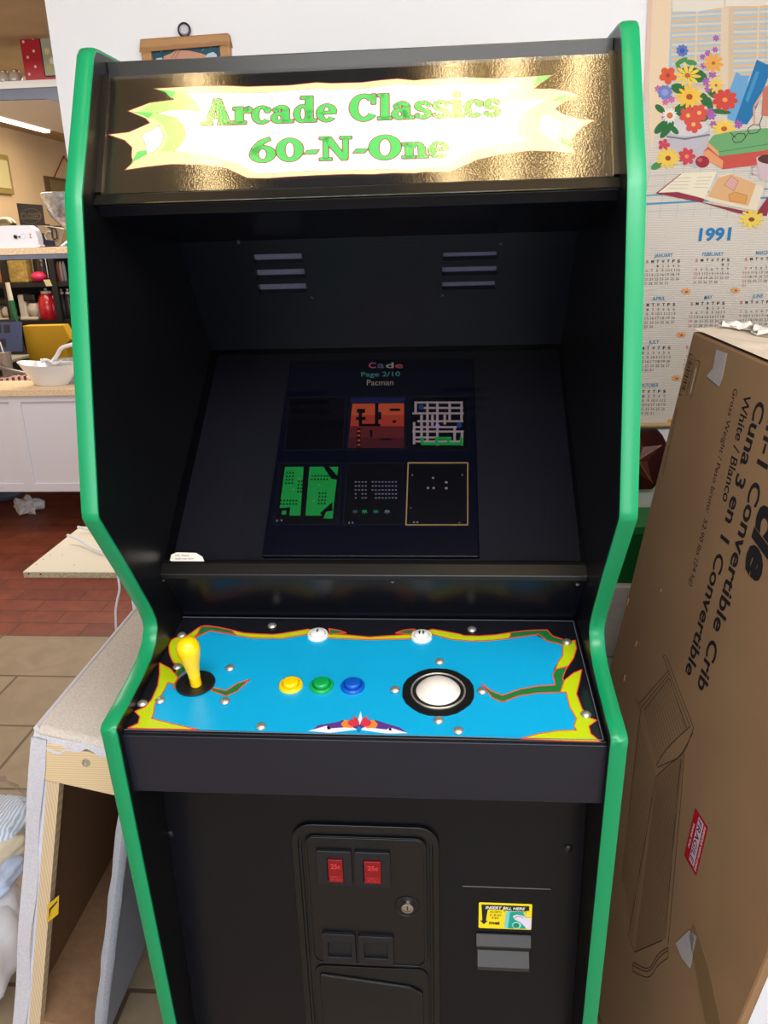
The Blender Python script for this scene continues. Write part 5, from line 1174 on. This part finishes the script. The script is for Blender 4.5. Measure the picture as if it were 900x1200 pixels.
MB().tube([(P.x-.05, P.y-.04, zA+.02), (P.x-.05, P.y-.04, zA+.15), (P.x, P.y-.05, zA+.17), (P.x+.05, P.y-.04, zA+.15), (P.x+.05, P.y-.04, zA+.02)], .004, None, 8).build('hoop', M['steel'], jx)
P = [at(q, YR-.012) for q in cS((435, 925), (495, 920), (525, 985), (465, 990))]
tag(MB().prism(P, (0, .006, 0)).build('price_card', mat('card_cream', (206, 190, 150), .7)), 'small cream price card on the edge of the upper stock shelf', 'card')
for i, (x, col) in enumerate(((66, (150, 140, 130)), (70, (120, 60, 60)), (73, (140, 120, 110)), (76.5, (110, 112, 118)))):
    P = at((x, 325), YR+.1); m = MB(); m.lathe([(.012, 0), (.014, .02), (.012, .1), (.005, .13), (0, .13)], (P.x, P.y, zA), (0, 0, 1), None, 12)
    tag(m.build('utensil', mat('utensil_%d' % i, col, .35, metal=.3)), ('grey utensil just right of the shelf upright', 'dull red utensil second right of the shelf upright', 'tan utensil third right of the shelf upright', 'steel utensil beside the arcade machine edge')[i], 'utensil', 'utensils at the end of the upper stock shelf')
for i, x in enumerate((73, 80.5)):
    pot('dark_canister', ('dark canister nearest the red kettle', 'dark canister beside the green machine edge')[i]+' on the stock shelf', 'canister', x, YR+.12, zB, .034, .17, mat('canister_dark', (40, 38, 44), .3), False, M['steel'], 'dark canisters on the lower stock shelf')
# wall pictures, ceiling lamp
fwp = thing('wall_picture', 'gold framed small picture at the left edge of the beige wall', 'picture', tuple(onx((2, 202), XL)))
c = onx((-4, 202), XL); MB().box((XL, c.y-.35, c.z-.15), (XL+.03, c.y+.16, c.z+.13), bev=.005).build('frame', mat('gold_frame', (150, 128, 70), .4), fwp)
MB().box((XL+.03, c.y-.30, c.z-.11), (XL+.034, c.y+.12, c.z+.09)).build('print', mat('faded_print', (196, 186, 132), .6), fwp)
P = onx((70, 219), XL); hs = thing('hanging_sign', 'small dark wooden sign hanging from a red cord on the beige wall', 'sign', tuple(P))
MB().box((XL, P.y-.28, P.z-.07), (XL+.02, P.y+.6, P.z+.07)).build('board', M['brownwood'], hs)
MB().box((XL+.02, P.y-.22, P.z-.045), (XL+.024, P.y+.54, P.z+.045)).build('face', mat('olive_face', (118, 102, 66), .6), hs)
MB().tube([(XL+.01, P.y-.1, P.z+.07), (XL+.01, P.y+.15, P.z+.26), (XL+.01, P.y+.4, P.z+.07)], .005, None, 6).build('cord', mat('red_cord', (150, 50, 40), .6), hs)
p0, p1 = onz((-20, 133), H-.03), onz((57, 156), H-.03)
cl_ = thing('ceiling_light', 'long thin lit fluorescent strip on the ceiling of the back room', 'lamp', tuple(V((p1.x, p1.y-1, H))))
MB().box((p1.x-.04, p1.y-3, H-.015), (p1.x+.04, p1.y, H)).build('housing', M['white'], cl_); MB().box((p1.x-.022, p1.y-3, H-.03), (p1.x+.022, p1.y-.02, H-.015)).build('tube', M['spot'], cl_)
# grey soffit running into the back room
struct('trim_1', MB().box((p1.x+.06, 4.7, H-.02), (-1.2, YB, H)), mat('pale_grey_ceiling_panel', (236, 232, 230), .8))

# floor litter and bags
P = onz((38, 598), 0); lt = MB(); t_ = bmesh.new(); bmesh.ops.create_icosphere(t_, subdivisions=3, radius=1)
for v in t_.verts: v.co *= 1+.25*sin(v.co.x*7+v.co.y*5)+.12*random.uniform(-1, 1)
lt._merge(t_, None, Matrix.Translation((P.x, P.y-.05, .05)) @ Matrix.Diagonal((.085, .07, .05, 1)))
tag(lt.build('crumpled_paper', mat('paper_white', (214, 210, 208), .8)), 'crumpled white paper on the brick floor under the counter', 'paper')
P = onz((6, 588), 0); sh = thing('red_trimmed_bag', 'grey bag with a red strap on the floor at the far left under the counter', 'bag', (P.x, P.y, 0))
MB().ball((P.x-.05, P.y+.02, .05), 1, None, 16, (.16, .1, .05)).build('body', mat('slate_grey', (76, 84, 96), .6), sh); MB().tube([at((12, 586), P.y), at((11, 577), P.y), at((8, 577), P.y)], .008, None, 6).build('strap', rk, sh)

# plastic bag with nappies at left
pg_ = thing('plastic_bag', 'clear plastic bag stuffed with white and pale blue packs at the lower left corner', 'bag', (-.95, 1.27, 0))
def lumpy(name, c, s, m_, amp=.08, f=9, sub=4, par=pg_, seed=0, rot=0):
    t_ = bmesh.new(); bmesh.ops.create_icosphere(t_, subdivisions=sub, radius=1)
    for v in t_.verts:
        x, y, z = v.co; v.co *= 1+amp*(sin(x*f+seed)*cos(y*f*1.3+seed*2)+.6*sin(z*f*1.7+x*5+seed)+.4*sin((x+y)*f*2.3))
    return MB()._merge(t_, None, Matrix.Translation(c) @ Matrix.Rotation(rot, 4, 'Y') @ Matrix.Diagonal((*s, 1)), True).build(name, m_, par, angle=180)
nap = mat('nappy_white', (232, 234, 242), .7, noise=.05, nscale=30, bump=.4, bscale=30); napb = wavemat('blue_white_stripes', (170, 198, 228), (234, 238, 246), 38, 'X', .7, 2.5, bump=.3); ny = mat('cream_pack', (216, 206, 180), .5, noise=.1, nscale=20, bump=.5, bscale=25)
bxl = lambda z: OA.x-.236*(oz-max(z, 0))-.012          # left face of the leaning ottoman at height z
def lp_(name, q, Y, s_, m_, lab=None, **k):
    c_ = at(q, Y); c_.z = max(c_.z, s_[2]+.003); c_.x = c_.x-s_[0]
    if Y+s_[1] > OA.y: c_.x = min(c_.x, bxl(c_.z-s_[2])-s_[0]+.02)
    o_ = lumpy(name, c_, s_, m_, **k)
    if lab: o_['label'] = lab
lp_('white_pack', (22, 1160), 1.16, (.13, .14, .125), nap, amp=.05, f=5)
lp_('white_pack', (24, 1085), 1.24, (.12, .12, .11), nap, amp=.05, f=6, seed=5)
lp_('blue_pack', (30, 1040), 1.28, (.10, .09, .04), mat('nappy_blue', (190, 208, 238), .7, bump=.4, bscale=30), 'pale blue pack', amp=.06, f=7, seed=2, rot=-.5)
lp_('cream_pack', (34, 1008), 1.33, (.10, .09, .045), ny, 'cream pack', amp=.08, f=6, seed=3, rot=-.5)
lp_('striped_pack', (38, 975), 1.38, (.11, .10, .045), napb, 'blue and white striped pack', amp=.05, f=8, seed=4, rot=-.35)
m = MB(); t_ = bmesh.new(); bmesh.ops.create_icosphere(t_, subdivisions=5, radius=1)
for v in t_.verts:
    x, y, z = v.co; v.co *= 1+.03*sin(x*9+z*4)*cos(y*8)+.015*sin(z*23+x*11)+.012*sin((x-z)*31+y*9)
    if v.co.z < -.8: v.co.z = -.8
zc = .235; rx_ = .20; fc_ = at((34, 1000), 1.25)
m._merge(t_, None, Matrix.Translation((fc_.x-rx_-.02, 1.27, zc*.8+.003)) @ Matrix.Diagonal((rx_, .27, zc, 1)), True)
m.build('film', glassmat('crinkled_film', (.97, .975, .985), .25, bump=.5, bscale=22, ior=1.35), pg_, angle=180)

# =================================================================== CEILING ABOVE: lamps seen in the glossy sign
for i, (x, y0, y1) in enumerate(((.15, .38, .86), (.25, .38, .86), (.35, .38, .86))):
    pass
cl2 = thing('ceiling_light', 'three tube ceiling lamp above the arcade machine', 'lamp', (.25, .62, H))
MB().box((.06, .30, H-.015), (.44, .94, H)).build('housing', mat('lamp_reflector', (200, 180, 140), .5), cl2)
for x in (.12, .24, .37): MB().tube([(x, .32, H-.035), (x, .92, H-.035)], .011, None, 10).build('tube', M['bulb'], cl2)
cl3 = thing('ceiling_light', 'single tube ceiling lamp above the left of the arcade machine', 'lamp', (-.42, .62, H))
MB().box((-.50, .30, H-.015), (-.34, .94, H)).build('housing', mat('lamp_reflector', (200, 180, 140), .5), cl3)
MB().tube([(-.44, .32, H-.035), (-.38, .92, H-.035)], .010, None, 10).build('tube', M['bulb'], cl3)
du = MB().box((-.30, .2, H-.06), (.02, 1.3, H)); struct('reflection_slab', du, M['ceilgrey'])  # added unseen slab, gives the sign its dark grey middle reflection

# =================================================================== LIGHT
w = bpy.data.worlds.new('world'); bpy.context.scene.world = w; w.use_nodes = True
bg = w.node_tree.nodes['Background']; bg.inputs[0].default_value = (.82, .90, 1, 1); bg.inputs[1].default_value = 1.5
def area(name, loc, rot, sx, sy, p, col=(1, 1, 1)):
    l = bpy.data.lights.new(name, 'AREA'); l.shape = 'RECTANGLE'; l.size = sx; l.size_y = sy; l.energy = p; l.color = col
    o = bpy.data.objects.new(name, l); COL.objects.link(o); o.location = loc; o.rotation_euler = rot; return o
area('window_daylight', (.7, YF+.05, 1.35), (radians(90), 0, 0), 3.4, 1.9, 66, (.93, .96, 1))
area('ceiling_lamp_light', (.3, .0, H-.08), (radians(20), 0, 0), 1.6, .8, 43, (.94, .97, 1))
area('ceiling_lamp_light_rear', (-2.2, 5.4, H-.08), (0, 0, 0), 1.2, 2.2, 60, (1, .86, .68))
area('ceiling_lamp_light_mid', (-1.9, 2.9, H-.08), (0, 0, 0), 1.0, 1.0, 26, (1, .95, .88))

s = bpy.context.scene
s.view_settings.view_transform = 'Standard'; s.view_settings.look = 'None'; s.view_settings.gamma = 1; s.view_settings.exposure = 0
s.view_settings.use_curve_mapping = False
